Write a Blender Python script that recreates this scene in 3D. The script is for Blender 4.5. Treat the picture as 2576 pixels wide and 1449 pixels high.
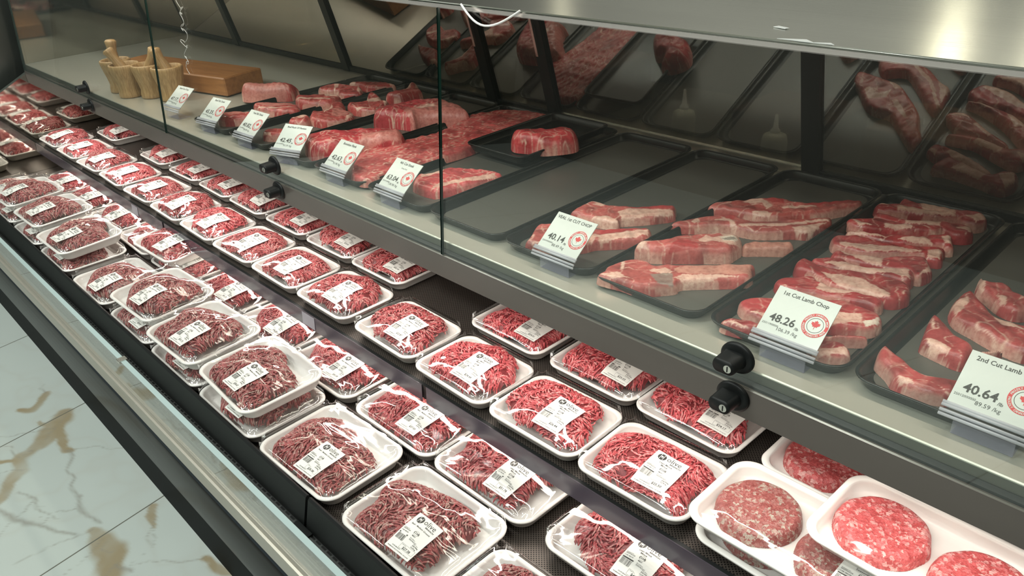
import bpy, math, random
import numpy as np
from mathutils import Matrix, Vector
for _o in list(bpy.data.objects):
    bpy.data.objects.remove(_o)
SC = bpy.context.scene
COL = SC.collection
R = math.radians
CAMH = 1.42            # camera height above the floor; X runs along the case, Y goes into it

# ------------------------------------------------------------------ camera
FPX = 1989.05
cam_d = bpy.data.cameras.new('camera')
cam_d.sensor_fit = 'HORIZONTAL'
cam_d.sensor_width = 36.0
cam_d.lens = FPX / 2576 * 36.0
cam_d.clip_start = 0.02
cam_d.clip_end = 60
cam = bpy.data.objects.new('camera', cam_d)
COL.objects.link(cam)
_X = (0.69359153, 0.30766253, -0.65136361)
_Y = (0.71821459, -0.36521152, 0.59227388)
_Z = (-0.05566501, -0.878615, -0.47427534)
right = Vector((_X[0], _Y[0], _Z[0])); up = -Vector((_X[1], _Y[1], _Z[1])); back = -Vector((_X[2], _Y[2], _Z[2]))
M4 = Matrix(((right.x, up.x, back.x, 0), (right.y, up.y, back.y, 0), (right.z, up.z, back.z, CAMH), (0, 0, 0, 1)))
cam.matrix_world = M4
SC.camera = cam

# ------------------------------------------------------------------ exposure, world
SC.view_settings.view_transform = 'Standard'
SC.view_settings.look = 'None'
SC.view_settings.gamma = 1.0
SC.view_settings.use_curve_mapping = False
SC.view_settings.exposure = 0.0
w = bpy.data.worlds.new('world'); SC.world = w; w.use_nodes = True
w.node_tree.nodes['Background'].inputs[0].default_value = (0.75, 0.8, 0.78, 1)
w.node_tree.nodes['Background'].inputs[1].default_value = 0.12

# ------------------------------------------------------------------ lights
def area(name, loc, rot, sx, sy, power, col):
    d = bpy.data.lights.new(name, 'AREA'); d.shape = 'RECTANGLE'; d.size = sx; d.size_y = sy
    d.energy = power; d.color = col
    o = bpy.data.objects.new(name, d); COL.objects.link(o); o.location = loc; o.rotation_euler = rot
    return o
WARM = (1.0, 0.90, 0.76); NEUT = (1.0, 0.97, 0.90); COOL = (0.95, 1.0, 0.95)
# LED tubes of the case: under the canopy, under the deck nose, under the shelf nose
area('canopy_led', (-1.75, 0.90, 1.205), (R(-18), 0, 0), 3.7, 0.025, 7.0, WARM)
area('deck_led', (-1.75, 0.845, 0.742), (R(-14), 0, 0), 3.7, 0.02, 12, (1.0, 0.93, 0.84))
area('shelf_led', (-1.75, 0.765, 0.478), (R(-30), 0, 0), 3.7, 0.010, 2.0, (1.0, 0.9, 0.8))
# ceiling panels of the shop; the last is added to brighten the back room
for i, (x, y, sx, sy, p) in enumerate([(-0.55, 2.9, .22, .22, 26), (0.55, 2.75, .22, .22, 26), (-2.0, -1.3, 1.2, .3, 42), (0.0, -1.3, 1.2, .3, 42), (-4.0, -1.3, 1.2, .3, 36),
                             (-1.0, -0.1, 0.3, 0.3, 20), (-3.0, -0.1, 0.3, 0.3, 20), (-2.0, 2.3, 1.2, .3, 44)]):
    area('ceiling_light', (x, y, 2.88), (0, 0, 0), sx, sy, p, NEUT if y > 0 else COOL)
# upright tube lamps on the wall behind the counter, mirrored as streaks in the steel canopy
for x, p in ((-1.09, 3.2), (-.76, 2.2), (-3.1, 1)):
    area('wall_tube_light', (x, 3.24, 1.95), (R(90), 0, 0), .07, .55, p, (1.0, .92, .72))

# ------------------------------------------------------------------ tagging and mesh helpers
def tag(o, label=None, cat=None, group=None, kind=None):
    if label: o['label'] = label
    if cat: o['category'] = cat
    if group: o['group'] = group
    if kind: o['kind'] = kind
    return o
def mk(name, V, F, mats, parent=None, smooth=True, mi=None, loc=None, link=True):
    me = bpy.data.meshes.new(name)
    me.from_pydata([tuple(map(float, v)) for v in V], [], [tuple(map(int, f)) for f in F])
    for m in (mats if isinstance(mats, (list, tuple)) else [mats]): me.materials.append(m)
    if mi is not None: me.polygons.foreach_set('material_index', np.asarray(mi, dtype=np.int32))
    me.polygons.foreach_set('use_smooth', np.full(len(me.polygons), bool(smooth)))
    me.update()
    if not link: return me
    return ob(name, me, parent, loc)
def ob(name, me, parent=None, loc=None):
    o = bpy.data.objects.new(name, me); COL.objects.link(o)
    if parent is not None: o.parent = parent
    if loc is not None: o.location = loc
    return o
def empty(name, loc, rz=0, label=None, cat=None, group=None):
    o = bpy.data.objects.new(name, None); COL.objects.link(o); o.empty_display_size = .02
    o.location = loc; o.rotation_euler = (0, 0, rz)
    return tag(o, label, cat, group)
def colattr(me, name, arr):
    a = me.color_attributes.new(name, 'FLOAT_COLOR', 'POINT')
    c = np.ones((len(me.vertices), 4), dtype=np.float32); c[:, :3] = arr
    a.data.foreach_set('color', c.ravel())
class MB:
    def __init__(s): s.V = []; s.F = []; s.M = []
    def add(s, V, F, m=0):
        b = len(s.V); s.V += [tuple(v) for v in V]; s.F += [tuple(b + i for i in f) for f in F]; s.M += [m] * len(F); return s
    def box(s, x0, x1, y0, y1, z0, z1, m=0, bev=0.0):
        if bev <= 0:
            V = [(x, y, z) for z in (z0, z1) for y in (y0, y1) for x in (x0, x1)]
            return s.add(V, [(0, 2, 3, 1), (4, 5, 7, 6), (0, 1, 5, 4), (1, 3, 7, 5), (3, 2, 6, 7), (2, 0, 4, 6)], m)
        b = bev; pts = []
        V = []
        for sz, z in ((0, z0), (1, z1)):
            pass
        # chamfered box: 24 verts
        idx = {}
        xs = (x0, x1); ys = (y0, y1); zs = (z0, z1)
        for i in (0, 1):
            for j in (0, 1):
                for k in (0, 1):
                    sx = 1 if i == 0 else -1; sy = 1 if j == 0 else -1; sz = 1 if k == 0 else -1
                    idx[i, j, k, 0] = len(V); V.append((xs[i], ys[j] + sy * b, zs[k] + sz * b))
                    idx[i, j, k, 1] = len(V); V.append((xs[i] + sx * b, ys[j], zs[k] + sz * b))
                    idx[i, j, k, 2] = len(V); V.append((xs[i] + sx * b, ys[j] + sy * b, zs[k]))
        F = []
        for a in (0, 1):
            F.append([idx[a, j, k, 0] for j, k in ((0, 0), (1, 0), (1, 1), (0, 1))])
            F.append([idx[j, a, k, 1] for j, k in ((0, 0), (1, 0), (1, 1), (0, 1))])
            F.append([idx[j, k, a, 2] for j, k in ((0, 0), (1, 0), (1, 1), (0, 1))])
            for c in (0, 1):
                F.append([idx[0, a, c, 1], idx[1, a, c, 1], idx[1, a, c, 2], idx[0, a, c, 2]])
                F.append([idx[a, 0, c, 0], idx[a, 1, c, 0], idx[a, 1, c, 2], idx[a, 0, c, 2]])
                F.append([idx[a, c, 0, 0], idx[a, c, 1, 0], idx[a, c, 1, 1], idx[a, c, 0, 1]])
        for i in (0, 1):
            for j in (0, 1):
                for k in (0, 1): F.append([idx[i, j, k, 0], idx[i, j, k, 1], idx[i, j, k, 2]])
        return s.add(V, F, m)
    def prof(s, pts, x0, x1, m=0, closed=True, caps=True):
        n = len(pts); V = [(x0, y, z) for y, z in pts] + [(x1, y, z) for y, z in pts]
        F = [(i, (i + 1) % n, n + (i + 1) % n, n + i) for i in range(n if closed else n - 1)]
        if caps and closed: F += [tuple(range(n))[::-1], tuple(range(n, 2 * n))]
        return s.add(V, F, m)
    def tube(s, P, r, n=8, m=0, caps=True):
        P = [Vector(p) for p in P]; rs = r if isinstance(r, (list, tuple)) else [r] * len(P); V = []; F = []
        for i, p in enumerate(P):
            t = (P[min(i + 1, len(P) - 1)] - P[max(i - 1, 0)]).normalized()
            a = t.cross(Vector((0, 0, 1)))
            if a.length < 1e-3: a = Vector((1, 0, 0))
            a.normalize(); b = t.cross(a)
            for k in range(n):
                q = 2 * math.pi * k / n; V.append(p + (a * math.cos(q) + b * math.sin(q)) * rs[i])
        for i in range(len(P) - 1):
            for k in range(n): F.append((i * n + k, i * n + (k + 1) % n, (i + 1) * n + (k + 1) % n, (i + 1) * n + k))
        if caps: F += [tuple(range(n))[::-1], tuple(range((len(P) - 1) * n, len(P) * n))]
        return s.add(V, F, m)
    def build(s, name, mats, parent=None, smooth=False, loc=None):
        o = mk(name, s.V, s.F, mats, parent, smooth, s.M, loc)
        return o
def fixnormals(o):
    import bmesh
    bm = bmesh.new(); bm.from_mesh(o.data); bmesh.ops.recalc_face_normals(bm, faces=bm.faces); bm.to_mesh(o.data); bm.free(); return o

# ------------------------------------------------------------------ materials
def mat(name, col=(.5, .5, .5), rough=.5, metal=0.0, **kw):
    m = bpy.data.materials.new(name); m.use_nodes = True; b = m.node_tree.nodes['Principled BSDF']
    b.inputs['Base Color'].default_value = (*col, 1); b.inputs['Roughness'].default_value = rough; b.inputs['Metallic'].default_value = metal
    for k, v in kw.items(): b.inputs[k].default_value = v
    return m
def nodes(m): return m.node_tree.nodes, m.node_tree.links, m.node_tree.nodes['Principled BSDF']
def N(m, t, **kw):
    n = m.node_tree.nodes.new(t)
    for k, v in kw.items():
        if k in n.inputs: n.inputs[k].default_value = v
        else: setattr(n, k, v)
    return n
def coords(m, scale=(1, 1, 1), kind='Object'):
    tc = N(m, 'ShaderNodeTexCoord'); mp = N(m, 'ShaderNodeMapping'); mp.inputs['Scale'].default_value = scale
    m.node_tree.links.new(tc.outputs[kind], mp.inputs[0]); return mp.outputs[0]
def noise(m, scale, detail=3, vec=None, rough=.5):
    n = N(m, 'ShaderNodeTexNoise'); n.inputs['Scale'].default_value = scale; n.inputs['Detail'].default_value = detail; n.inputs['Roughness'].default_value = rough
    if vec is not None: m.node_tree.links.new(vec, n.inputs['Vector'])
    return n.outputs['Fac']
def ramp(m, fac, stops):
    r = N(m, 'ShaderNodeValToRGB'); e = r.color_ramp.elements
    while len(e) < len(stops): e.new(.5)
    for i, (p, c) in enumerate(stops): e[i].position = p; e[i].color = (*c, 1) if len(c) == 3 else c
    m.node_tree.links.new(fac, r.inputs[0]); return r.outputs[0]
def bump(m, fac, strength, dist=.001, prev=None):
    b = N(m, 'ShaderNodeBump'); b.inputs['Strength'].default_value = strength; b.inputs['Distance'].default_value = dist
    m.node_tree.links.new(fac, b.inputs['Height'])
    m.node_tree.links.new(b.outputs[0], m.node_tree.nodes['Principled BSDF'].inputs['Normal']); return b.outputs[0]
def mixc(m, a, b, fac, mode='MIX'):
    n = N(m, 'ShaderNodeMix'); n.data_type = 'RGBA'; n.blend_type = mode
    L = m.node_tree.links
    for s, v in ((n.inputs[0], fac), (n.inputs[6], a), (n.inputs[7], b)):
        if hasattr(v, 'is_output'): L.new(v, s)
        elif isinstance(v, (int, float)): s.default_value = v
        else: s.default_value = (*v, 1)
    return n.outputs[2]

def steel(name, col, rough, stretch=(3, 260, 260), bs=.12):
    m = mat(name, col, rough, 1.0); L = m.node_tree.links; b = m.node_tree.nodes['Principled BSDF']
    f = noise(m, 1.0, 4, coords(m, stretch)); bump(m, f, bs, .0006)
    f2 = noise(m, 2.5, 3, coords(m, (1, 3, 3)))
    L.new(ramp(m, f2, [(.3, tuple(c * .86 for c in col)), (.7, col)]), b.inputs['Base Color'])
    return m
M = {}
M['steel'] = steel('brushed_steel', (.64, .65, .60), .17, (3, 420, 420), .22)
M['deck_steel'] = steel('deck_steel', (.68, .64, .56), .30, (30, 90, 60), .10)
M['deck_steel'].node_tree.nodes['Principled BSDF'].inputs['Metallic'].default_value = .5
M['fascia'] = steel('bronze_grey_fascia', (.150, .128, .114), .27, (3, 200, 200), .05)
M['fascia'].node_tree.nodes['Principled BSDF'].inputs['Metallic'].default_value = .35
M['wall_steel'] = steel('outer_steel', (.22, .24, .22), .4, (60, 60, 3), .1)
M['black'] = mat('black_plastic', (.009, .010, .010), .42, 0, **{'Specular IOR Level': .25})
M['gloss_black'] = mat('glossy_black', (.006, .007, .007), .55, 0, **{'Specular IOR Level': .04})
M['navy'] = mat('dark_rubber', (.012, .018, .026), .6, 0, **{'Specular IOR Level': .1})
M['bump_grey'] = mat('charcoal_bumper', (.014, .014, .013), .34, 0, **{'Specular IOR Level': .28})
M['beige_metal'] = mat('champagne_aluminium', (.46, .43, .37), .38, .6)
M['glass_edge'] = mat('glass_edge', (.33, .42, .42), .25, 0)
M['green_edge'] = mat('green_glass_edge', (.003, .018, .014), .2, 0, **{'Specular IOR Level': .2})
M['lip'] = mat('deck_lip_steel', (.15, .140, .115), .38, .6)
M['strip'] = mat('lavender_ticket_strip', (.075, .062, .080), .22, 0, **{'Coat Weight': .6, 'Coat Roughness': .12})
M['paper'] = mat('label_paper', (.68, .67, .63), .45)
M['ink'] = mat('label_ink', (.035, .033, .03), .55)
M['red'] = mat('red_ink', (.58, .035, .04), .5)
M['card'] = mat('price_card', (.58, .60, .58), .3, 0, **{'Coat Weight': .4, 'Coat Roughness': .15})
M['key'] = mat('key_cylinder', (.65, .63, .58), .25, .9)
M['bone'] = mat('bone', (.62, .47, .33), .45)

def glassy(name, tint, refl, rough=.0, rcol=(1, 1, 1), fres=True, ior=4.5, graz=1.0):
    """thin pane: transparent with a mirror part"""
    m = bpy.data.materials.new(name); m.use_nodes = True; nt = m.node_tree; nt.nodes.clear(); L = nt.links
    out = nt.nodes.new('ShaderNodeOutputMaterial'); mx = nt.nodes.new('ShaderNodeMixShader')
    t = nt.nodes.new('ShaderNodeBsdfTransparent'); t.inputs[0].default_value = (*tint, 1)
    g = nt.nodes.new('ShaderNodeBsdfGlossy'); g.inputs['Roughness'].default_value = rough; g.inputs[0].default_value = (*rcol, 1)
    if fres:
        lw = nt.nodes.new('ShaderNodeLayerWeight'); lw.inputs[0].default_value = .5
        pw = nt.nodes.new('ShaderNodeMath'); pw.operation = 'POWER'; pw.inputs[1].default_value = ior
        ma = nt.nodes.new('ShaderNodeMath'); ma.operation = 'MULTIPLY_ADD'; ma.inputs[1].default_value = (1 - refl) * graz; ma.inputs[2].default_value = refl; ma.use_clamp = True
        L.new(lw.outputs['Facing'], pw.inputs[0]); L.new(pw.outputs[0], ma.inputs[0]); L.new(ma.outputs[0], mx.inputs[0])
    else: mx.inputs[0].default_value = refl
    L.new(t.outputs[0], mx.inputs[1]); L.new(g.outputs[0], mx.inputs[2]); L.new(mx.outputs[0], out.inputs[0])
    return m
M['pane'] = glassy('front_glass', (.95, .975, .96), .048, .0)
M['rear'] = glassy('reflective_door_glass', (.42, .40, .36), .40, .02, (.84, .80, .75), False)
M['mirror'] = mat('mirror_end_panel', (.56, .54, .48), .045, 1.0)
M['acrylic'] = mat('acrylic', (.55, .53, .68), .10, 0, Alpha=.16)
M['acrylic_tube'] = mat('acrylic_gripper', (.62, .61, .68), .10, 0, Alpha=.62)

def film_mat():
    m = glassy('cling_film', (.975, .975, .975), .09, .06, graz=.45)
    nt = m.node_tree; L = nt.links
    tc = nt.nodes.new('ShaderNodeTexCoord')
    mp = nt.nodes.new('ShaderNodeMapping'); mp.inputs['Scale'].default_value = (5, 14, 8); mp.inputs['Rotation'].default_value = (0, 0, .25)
    n1 = nt.nodes.new('ShaderNodeTexNoise'); n1.inputs['Scale'].default_value = 1.6; n1.inputs['Detail'].default_value = 1.5
    n1.inputs['Distortion'].default_value = 1.2
    L.new(tc.outputs['Object'], mp.inputs[0]); L.new(mp.outputs[0], n1.inputs['Vector'])
    b = nt.nodes.new('ShaderNodeBump'); b.inputs['Strength'].default_value = .5; b.inputs['Distance'].default_value = .003
    L.new(n1.outputs['Fac'], b.inputs['Height'])
    for n in nt.nodes:
        if n.type == 'BSDF_GLOSSY': L.new(b.outputs[0], n.inputs['Normal'])
    return m
M['film'] = film_mat()

def foam():
    m = mat('white_foam', (.83, .80, .76), .42, 0, **{'Subsurface Weight': .0, 'Coat Weight': .25, 'Coat Roughness': .2}); return m
M['foam'] = foam()

def meat_mat(name, rough=.36, ns=260, lo=(.88, .82, .82), hi=(1.06, 1.08, 1.08), bs=.18):
    m = mat(name, (.5, .1, .1), rough, 0, **{'Specular IOR Level': .45}); nt = m.node_tree; L = nt.links; b = nt.nodes['Principled BSDF']
    at = N(m, 'ShaderNodeAttribute'); at.attribute_name = 'col'
    f = noise(m, ns, 3, coords(m), .6)
    c = mixc(m, at.outputs['Color'], ramp(m, f, [(.30, lo), (.5, (1, 1, 1)), (.72, hi)]), 1.0, 'MULTIPLY')
    oi = N(m, 'ShaderNodeObjectInfo')
    c = mixc(m, c, oi.outputs['Color'], 1.0, 'MULTIPLY')
    L.new(c, b.inputs['Base Color'])
    bump(m, noise(m, ns * .9, 4, coords(m), .65), bs, .0012)
    return m
M['meat'] = meat_mat('raw_meat', .30, 150, (.78, .66, .66), (1.10, 1.22, 1.2), .45)
M['mince'] = meat_mat('ground_beef', .40, 420, (.72, .62, .62), (1.15, 1.35, 1.3), .3)

def wood(name, c1, c2, sc=(3, 30, 30)):
    m = mat(name, c1, .42); f = noise(m, 3, 4, coords(m, sc)); L = m.node_tree.links
    L.new(ramp(m, f, [(.35, c1), (.65, c2)]), m.node_tree.nodes['Principled BSDF'].inputs['Base Color']); return m
M['board'] = wood('oiled_board', (.37, .155, .05), (.28, .11, .035))
M['bamboo'] = wood('bamboo', (.50, .31, .145), (.33, .185, .075), (90, 90, 4))
M['darkwood'] = wood('dark_wood', (.075, .035, .018), (.04, .018, .01))

def perforated():
    m = mat('perforated_dark_metal', (.10, .085, .075), .4, .6); nt = m.node_tree; L = nt.links; b = nt.nodes['Principled BSDF']
    tc = N(m, 'ShaderNodeTexCoord'); sx = N(m, 'ShaderNodeSeparateXYZ'); L.new(tc.outputs['Object'], sx.inputs[0])
    def mth(op, a, bb=None):
        n = N(m, 'ShaderNodeMath', operation=op)
        for i, v in enumerate((a, bb)):
            if v is None: continue
            if hasattr(v, 'is_output'): L.new(v, n.inputs[i])
            else: n.inputs[i].default_value = v
        return n.outputs[0]
    k = math.pi / .0031
    s = mth('MULTIPLY', mth('SINE', mth('MULTIPLY', sx.outputs[0], k)), mth('SINE', mth('MULTIPLY', sx.outputs[1], k)))
    hole = mth('GREATER_THAN', s, .30)
    L.new(mixc(m, (.105, .088, .076), (.006, .005, .005), hole), b.inputs['Base Color'])
    return m
M['perf'] = perforated()
def slots():
    m = mat('slotted_black_grille', (.02, .021, .021), .35); nt = m.node_tree; L = nt.links; b = nt.nodes['Principled BSDF']
    br = N(m, 'ShaderNodeTexBrick'); br.inputs['Scale'].default_value = 1; br.inputs['Brick Width'].default_value = .018; br.inputs['Row Height'].default_value = .0085
    br.inputs['Mortar Size'].default_value = .0022; br.inputs['Mortar Smooth'].default_value = 0; br.inputs['Bias'].default_value = 0
    br.inputs['Color1'].default_value = (0, 0, 0, 1); br.inputs['Color2'].default_value = (0, 0, 0, 1); br.inputs['Mortar'].default_value = (.045, .046, .045, 1)
    L.new(coords(m), br.inputs['Vector']); L.new(br.outputs['Color'], b.inputs['Base Color']); return m
M['slots'] = slots()

# ------------------------------------------------------------------ the shop around the case
XE, XR = -3.66, 0.75
def floor_build():
    # marble tiles: a fine grid whose colour carries the veins of the stone
    x0, x1, y0, y1, s = -4.2, -0.9, -1.0, 0.42, .006
    nx = int((x1 - x0) / s) + 1; ny = int((y1 - y0) / s) + 1
    xs = np.linspace(x0, x1, nx); ys = np.linspace(y0, y1, ny); X, Y = np.meshgrid(xs, ys)
    rs = np.random.RandomState(4)
    def fbm(X, Y, f, k=5, seed=1):
        r = np.random.RandomState(seed); o = np.zeros_like(X); a = 1
        for i in range(k):
            for j in range(3):
                th = r.rand() * 6.28; o += a * np.sin(f * (X * math.cos(th) + Y * math.sin(th)) + r.rand() * 6.28 + 1.3 * np.sin(f * .7 * (X * math.sin(th) - Y * math.cos(th)) + r.rand() * 6))
            f *= 1.9; a *= .55
        return o / 4
    wx = X + .024 * fbm(X, Y, 9, 5, 3) + .007 * fbm(X, Y, 55, 3, 31); wy = Y + .024 * fbm(X, Y, 9, 5, 8) + .007 * fbm(X, Y, 55, 3, 37)
    gold = np.zeros_like(X); grey = np.zeros_like(X)
    def seg(P, wd, arr, soft=.4):
        for (a, b, wa), (c, d, wb) in zip([(p[0], p[1], p[2]) for p in P[:-1]], [(p[0], p[1], p[2]) for p in P[1:]]):
            dx, dy = c - a, d - b; L2 = dx * dx + dy * dy + 1e-9
            t = np.clip(((wx - a) * dx + (wy - b) * dy) / L2, 0, 1)
            dist = np.hypot(wx - a - t * dx, wy - b - t * dy); ww = (wa + (wb - wa) * t) * wd * 1.25
            np.maximum(arr, np.clip((ww - dist) / (ww * soft + .002), 0, 1), out=arr)
    for P, wd, k in VEINS: seg(P, wd, gold if k == 'g' else grey, .35 if k == 'g' else .8)
    soft = np.clip(1 - np.abs(fbm(X, Y, 5, 5, 21)) * 9, 0, 1) ** 2 * .25
    gold = gold * np.clip(.85 + .35 * fbm(X, Y, 26, 4, 51), .45, 1)
    base = np.array([.40, .44, .415]); g = np.array([.25, .20, .118]); gr = np.array([.21, .20, .17])
    c = base[None, None] * (1 + .05 * fbm(X, Y, 4, 4, 11))[..., None]
    c = c * (1 - soft[..., None]) + np.array([.36, .36, .32]) * soft[..., None]
    c = c * (1 - gold[..., None] * .92) + g * gold[..., None] * .92
    c = c * (1 - grey[..., None] * .7) + gr * grey[..., None] * .7
    V = np.stack([X.ravel(), Y.ravel(), np.zeros(nx * ny)], 1)
    i = np.arange(nx - 1)[None] + nx * np.arange(ny - 1)[:, None]; i = i.ravel()
    F = np.stack([i, i + 1, i + nx + 1, i + nx], 1)
    b = len(V)
    # plain stone further out
    ring = [(-9, -6), (5, -6), (5, 5), (-9, 5)]; inner = [(x0, y0), (x1, y0), (x1, y1), (x0, y1)]
    V = np.vstack([V, [(x, y, 0) for x, y in ring]]); ci = [0, nx - 1, nx * ny - 1, nx * (ny - 1)]
    F = [tuple(f) for f in F] + [(b, b + 1, ci[1], ci[0]), (b + 1, b + 2, ci[2], ci[1]), (b + 2, b + 3, ci[3], ci[2]), (b + 3, b, ci[0], ci[3])]
    m = mat('marble_floor', (.5, .5, .5), .30); L = m.node_tree.links
    at = N(m, 'ShaderNodeAttribute'); at.attribute_name = 'col'; 
    sx = N(m, 'ShaderNodeSeparateXYZ'); L.new(coords(m), sx.inputs[0])     # joints of the 60 cm tiles, laid a little off the case
    def mth(op, a, bb=0, cc=0):
        n = N(m, 'ShaderNodeMath', operation=op)
        for i, v in enumerate((a, bb, cc)):
            if hasattr(v, 'is_output'): L.new(v, n.inputs[i])
            else: n.inputs[i].default_value = v
        return n.outputs[0]
    u = mth('ADD', mth('MULTIPLY_ADD', sx.outputs[1], .155, 1.828 - .378 * .155), sx.outputs[0])
    d1 = mth('ABSOLUTE', mth('SUBTRACT', mth('FRACT', mth('MULTIPLY_ADD', u, 1 / .609, .5)), .5))
    v_ = mth('ADD', mth('MULTIPLY_ADD', sx.outputs[0], -.155, 3.0), sx.outputs[1]); d2 = mth('ABSOLUTE', mth('SUBTRACT', mth('FRACT', mth('MULTIPLY', v_, 1 / 1.22)), .5))
    j = mth('MAXIMUM', mth('LESS_THAN', d1, .0034), mth('LESS_THAN', d2, .0017))
    L.new(mixc(m, at.outputs['Color'], (.12, .12, .10), j), m.node_tree.nodes['Principled BSDF'].inputs['Base Color'])
    m.node_tree.nodes['Principled BSDF'].inputs['Specular IOR Level'].default_value = .14
    o = mk('floor', V, F, m, None, False); colattr(o.data, 'col', np.vstack([c.reshape(-1, 3), np.tile(base, (4, 1))])); tag(o, kind='structure')
# pixels of the veins were read off the photograph and laid down on the floor plane (x, y, width)
VEINS = [([(-2.423,0.321,0.9),(-2.379,0.288,1.6),(-2.326,0.238,1.3),(-2.29,0.192,0.9),(-2.287,0.156,0.9),(-2.236,0.14,0.9),(-2.208,0.094,0.8),(-2.141,0.063,0.7)],0.025,'g'),([(-2.379,0.288,1.4),(-2.286,0.275,0.8),(-2.224,0.265,0.8)],0.0175,'g'),([(-2.317,0.104,0.5),(-2.279,0.151,0.6)],0.015,'g'),([(-2.224,0.265,0.9),(-2.139,0.229,0.5),(-2.033,0.208,0.7),(-1.942,0.198,0.8),(-1.86,0.195,0.8)],0.0077,'r'),([(-2.106,0.057,0.8),(-2.017,0.076,1.5),(-1.952,0.11,0.9),(-1.866,0.139,0.8)],0.0077,'r'),([(-2.148,0.108,0.4),(-2.076,0.124,0.7),(-2.004,0.13,0.7),(-1.939,0.148,0.3)],0.0055,'r'),([(-1.851,0.168,0.5),(-1.79,0.185,1.3),(-1.732,0.191,1.6),(-1.692,0.182,1.5),(-1.657,0.175,1.2),(-1.602,0.158,1)],0.0225,'g'),([(-1.818,0.339,0.9),(-1.785,0.317,0.9),(-1.726,0.31,0.5)],0.015,'g'),([(-1.716,0.303,0.5),(-1.668,0.276,0.6),(-1.652,0.225,0.4)],0.0044,'r'),([(-1.683,0.192,0.6),(-1.629,0.206,0.8)],0.0088,'r'),([(-1.537,0.337,0.8),(-1.476,0.363,1.0),(-1.441,0.378,1)],0.0125,'g'),([(-2.429,0.334,0.6),(-2.352,0.269,1),(-2.435,0.247,0.5)],0.015,'g'),([(-2.593,0.304,0.7),(-2.531,0.244,0.9),(-2.564,0.2,0.5)],0.02,'g'),([(-2.326,0.238,0.6),(-2.358,0.278,0.5),(-2.407,0.316,0.38),(-2.445,0.353,0.26)],0.006,'r'),([(-2.29,0.192,0.6),(-2.288,0.201,0.5),(-2.277,0.192,0.38),(-2.286,0.172,0.26)],0.006,'r'),([(-2.287,0.156,0.6),(-2.342,0.148,0.5),(-2.373,0.145,0.38),(-2.418,0.131,0.26)],0.006,'r'),([(-2.236,0.14,0.6),(-2.253,0.124,0.5),(-2.264,0.075,0.38),(-2.265,0.05,0.26)],0.006,'r'),([(-2.224,0.265,0.6),(-2.189,0.321,0.5),(-2.133,0.366,0.38),(-2.083,0.412,0.26)],0.006,'r'),([(-2.033,0.208,0.6),(-1.985,0.209,0.5),(-1.953,0.197,0.38),(-1.903,0.192,0.26)],0.006,'r'),([(-1.942,0.198,0.6),(-1.962,0.167,0.5),(-1.973,0.14,0.38),(-1.985,0.115,0.26)],0.006,'r'),([(-1.952,0.11,0.6),(-1.947,0.118,0.5),(-1.957,0.133,0.38),(-1.937,0.153,0.26)],0.006,'r'),([(-2.148,0.108,0.6),(-2.1,0.118,0.5),(-2.058,0.123,0.38),(-2.02,0.137,0.26)],0.006,'r'),([(-2.076,0.124,0.6),(-2.038,0.099,0.5),(-2.01,0.048,0.38),(-1.957,0.005,0.26)],0.006,'r'),([(-1.851,0.168,0.6),(-1.858,0.119,0.5),(-1.853,0.067,0.38),(-1.858,0.015,0.26)],0.006,'r'),([(-1.79,0.185,0.6),(-1.771,0.158,0.5),(-1.745,0.106,0.38),(-1.694,0.058,0.26)],0.006,'r'),([(-1.732,0.191,0.6),(-1.738,0.187,0.5),(-1.76,0.18,0.38),(-1.778,0.202,0.26)],0.006,'r'),([(-1.668,0.276,0.6),(-1.703,0.276,0.5),(-1.732,0.307,0.38),(-1.775,0.327,0.26)],0.006,'r'),([(-1.683,0.192,0.6),(-1.663,0.147,0.5),(-1.657,0.108,0.38),(-1.675,0.075,0.26)],0.006,'r'),([(-1.537,0.337,0.6),(-1.595,0.274,0.5),(-1.634,0.228,0.38),(-1.659,0.199,0.26)],0.006,'r'),([(-2.429,0.334,0.6),(-2.431,0.314,0.5),(-2.424,0.298,0.38),(-2.44,0.27,0.26)],0.006,'r'),([(-2.352,0.269,0.6),(-2.405,0.207,0.5),(-2.446,0.15,0.38),(-2.511,0.091,0.26)],0.006,'r'),([(-2.593,0.304,0.6),(-2.623,0.298,0.5),(-2.645,0.289,0.38),(-2.657,0.31,0.26)],0.006,'r')]
floor_build()
def struct(name, bx, m):
    b = MB(); b.box(*bx); return tag(b.build(name, m), kind='structure')
M['wall_dark'] = mat('dark_green_grey_wall', (.055, .062, .052), .6)
M['wall_mid'] = mat('grey_wall_paint', (.20, .205, .185), .6)
M['wall_light'] = mat('warm_grey_wall', (.15, .145, .13), .7)
M['ceil'] = mat('ceiling_paint', (.62, .62, .56), .8)
struct('wall_back', (-9, 5, 3.3, 3.4, 0, 3.0), M['wall_mid'])
struct('wall_left', (-5.3, -5.2, -6, 3.4, 0, 3.0), M['wall_dark'])
struct('wall_right', (3.4, 3.5, -6, 3.4, 0, 3.0), M['wall_light'])
struct('wall_front', (-9, 5, -3.6, -3.5, 0, 3.0), M['wall_light'])
struct('ceiling', (-9, 5, -6, 5, 3.0, 3.1), M['ceil'])

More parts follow.
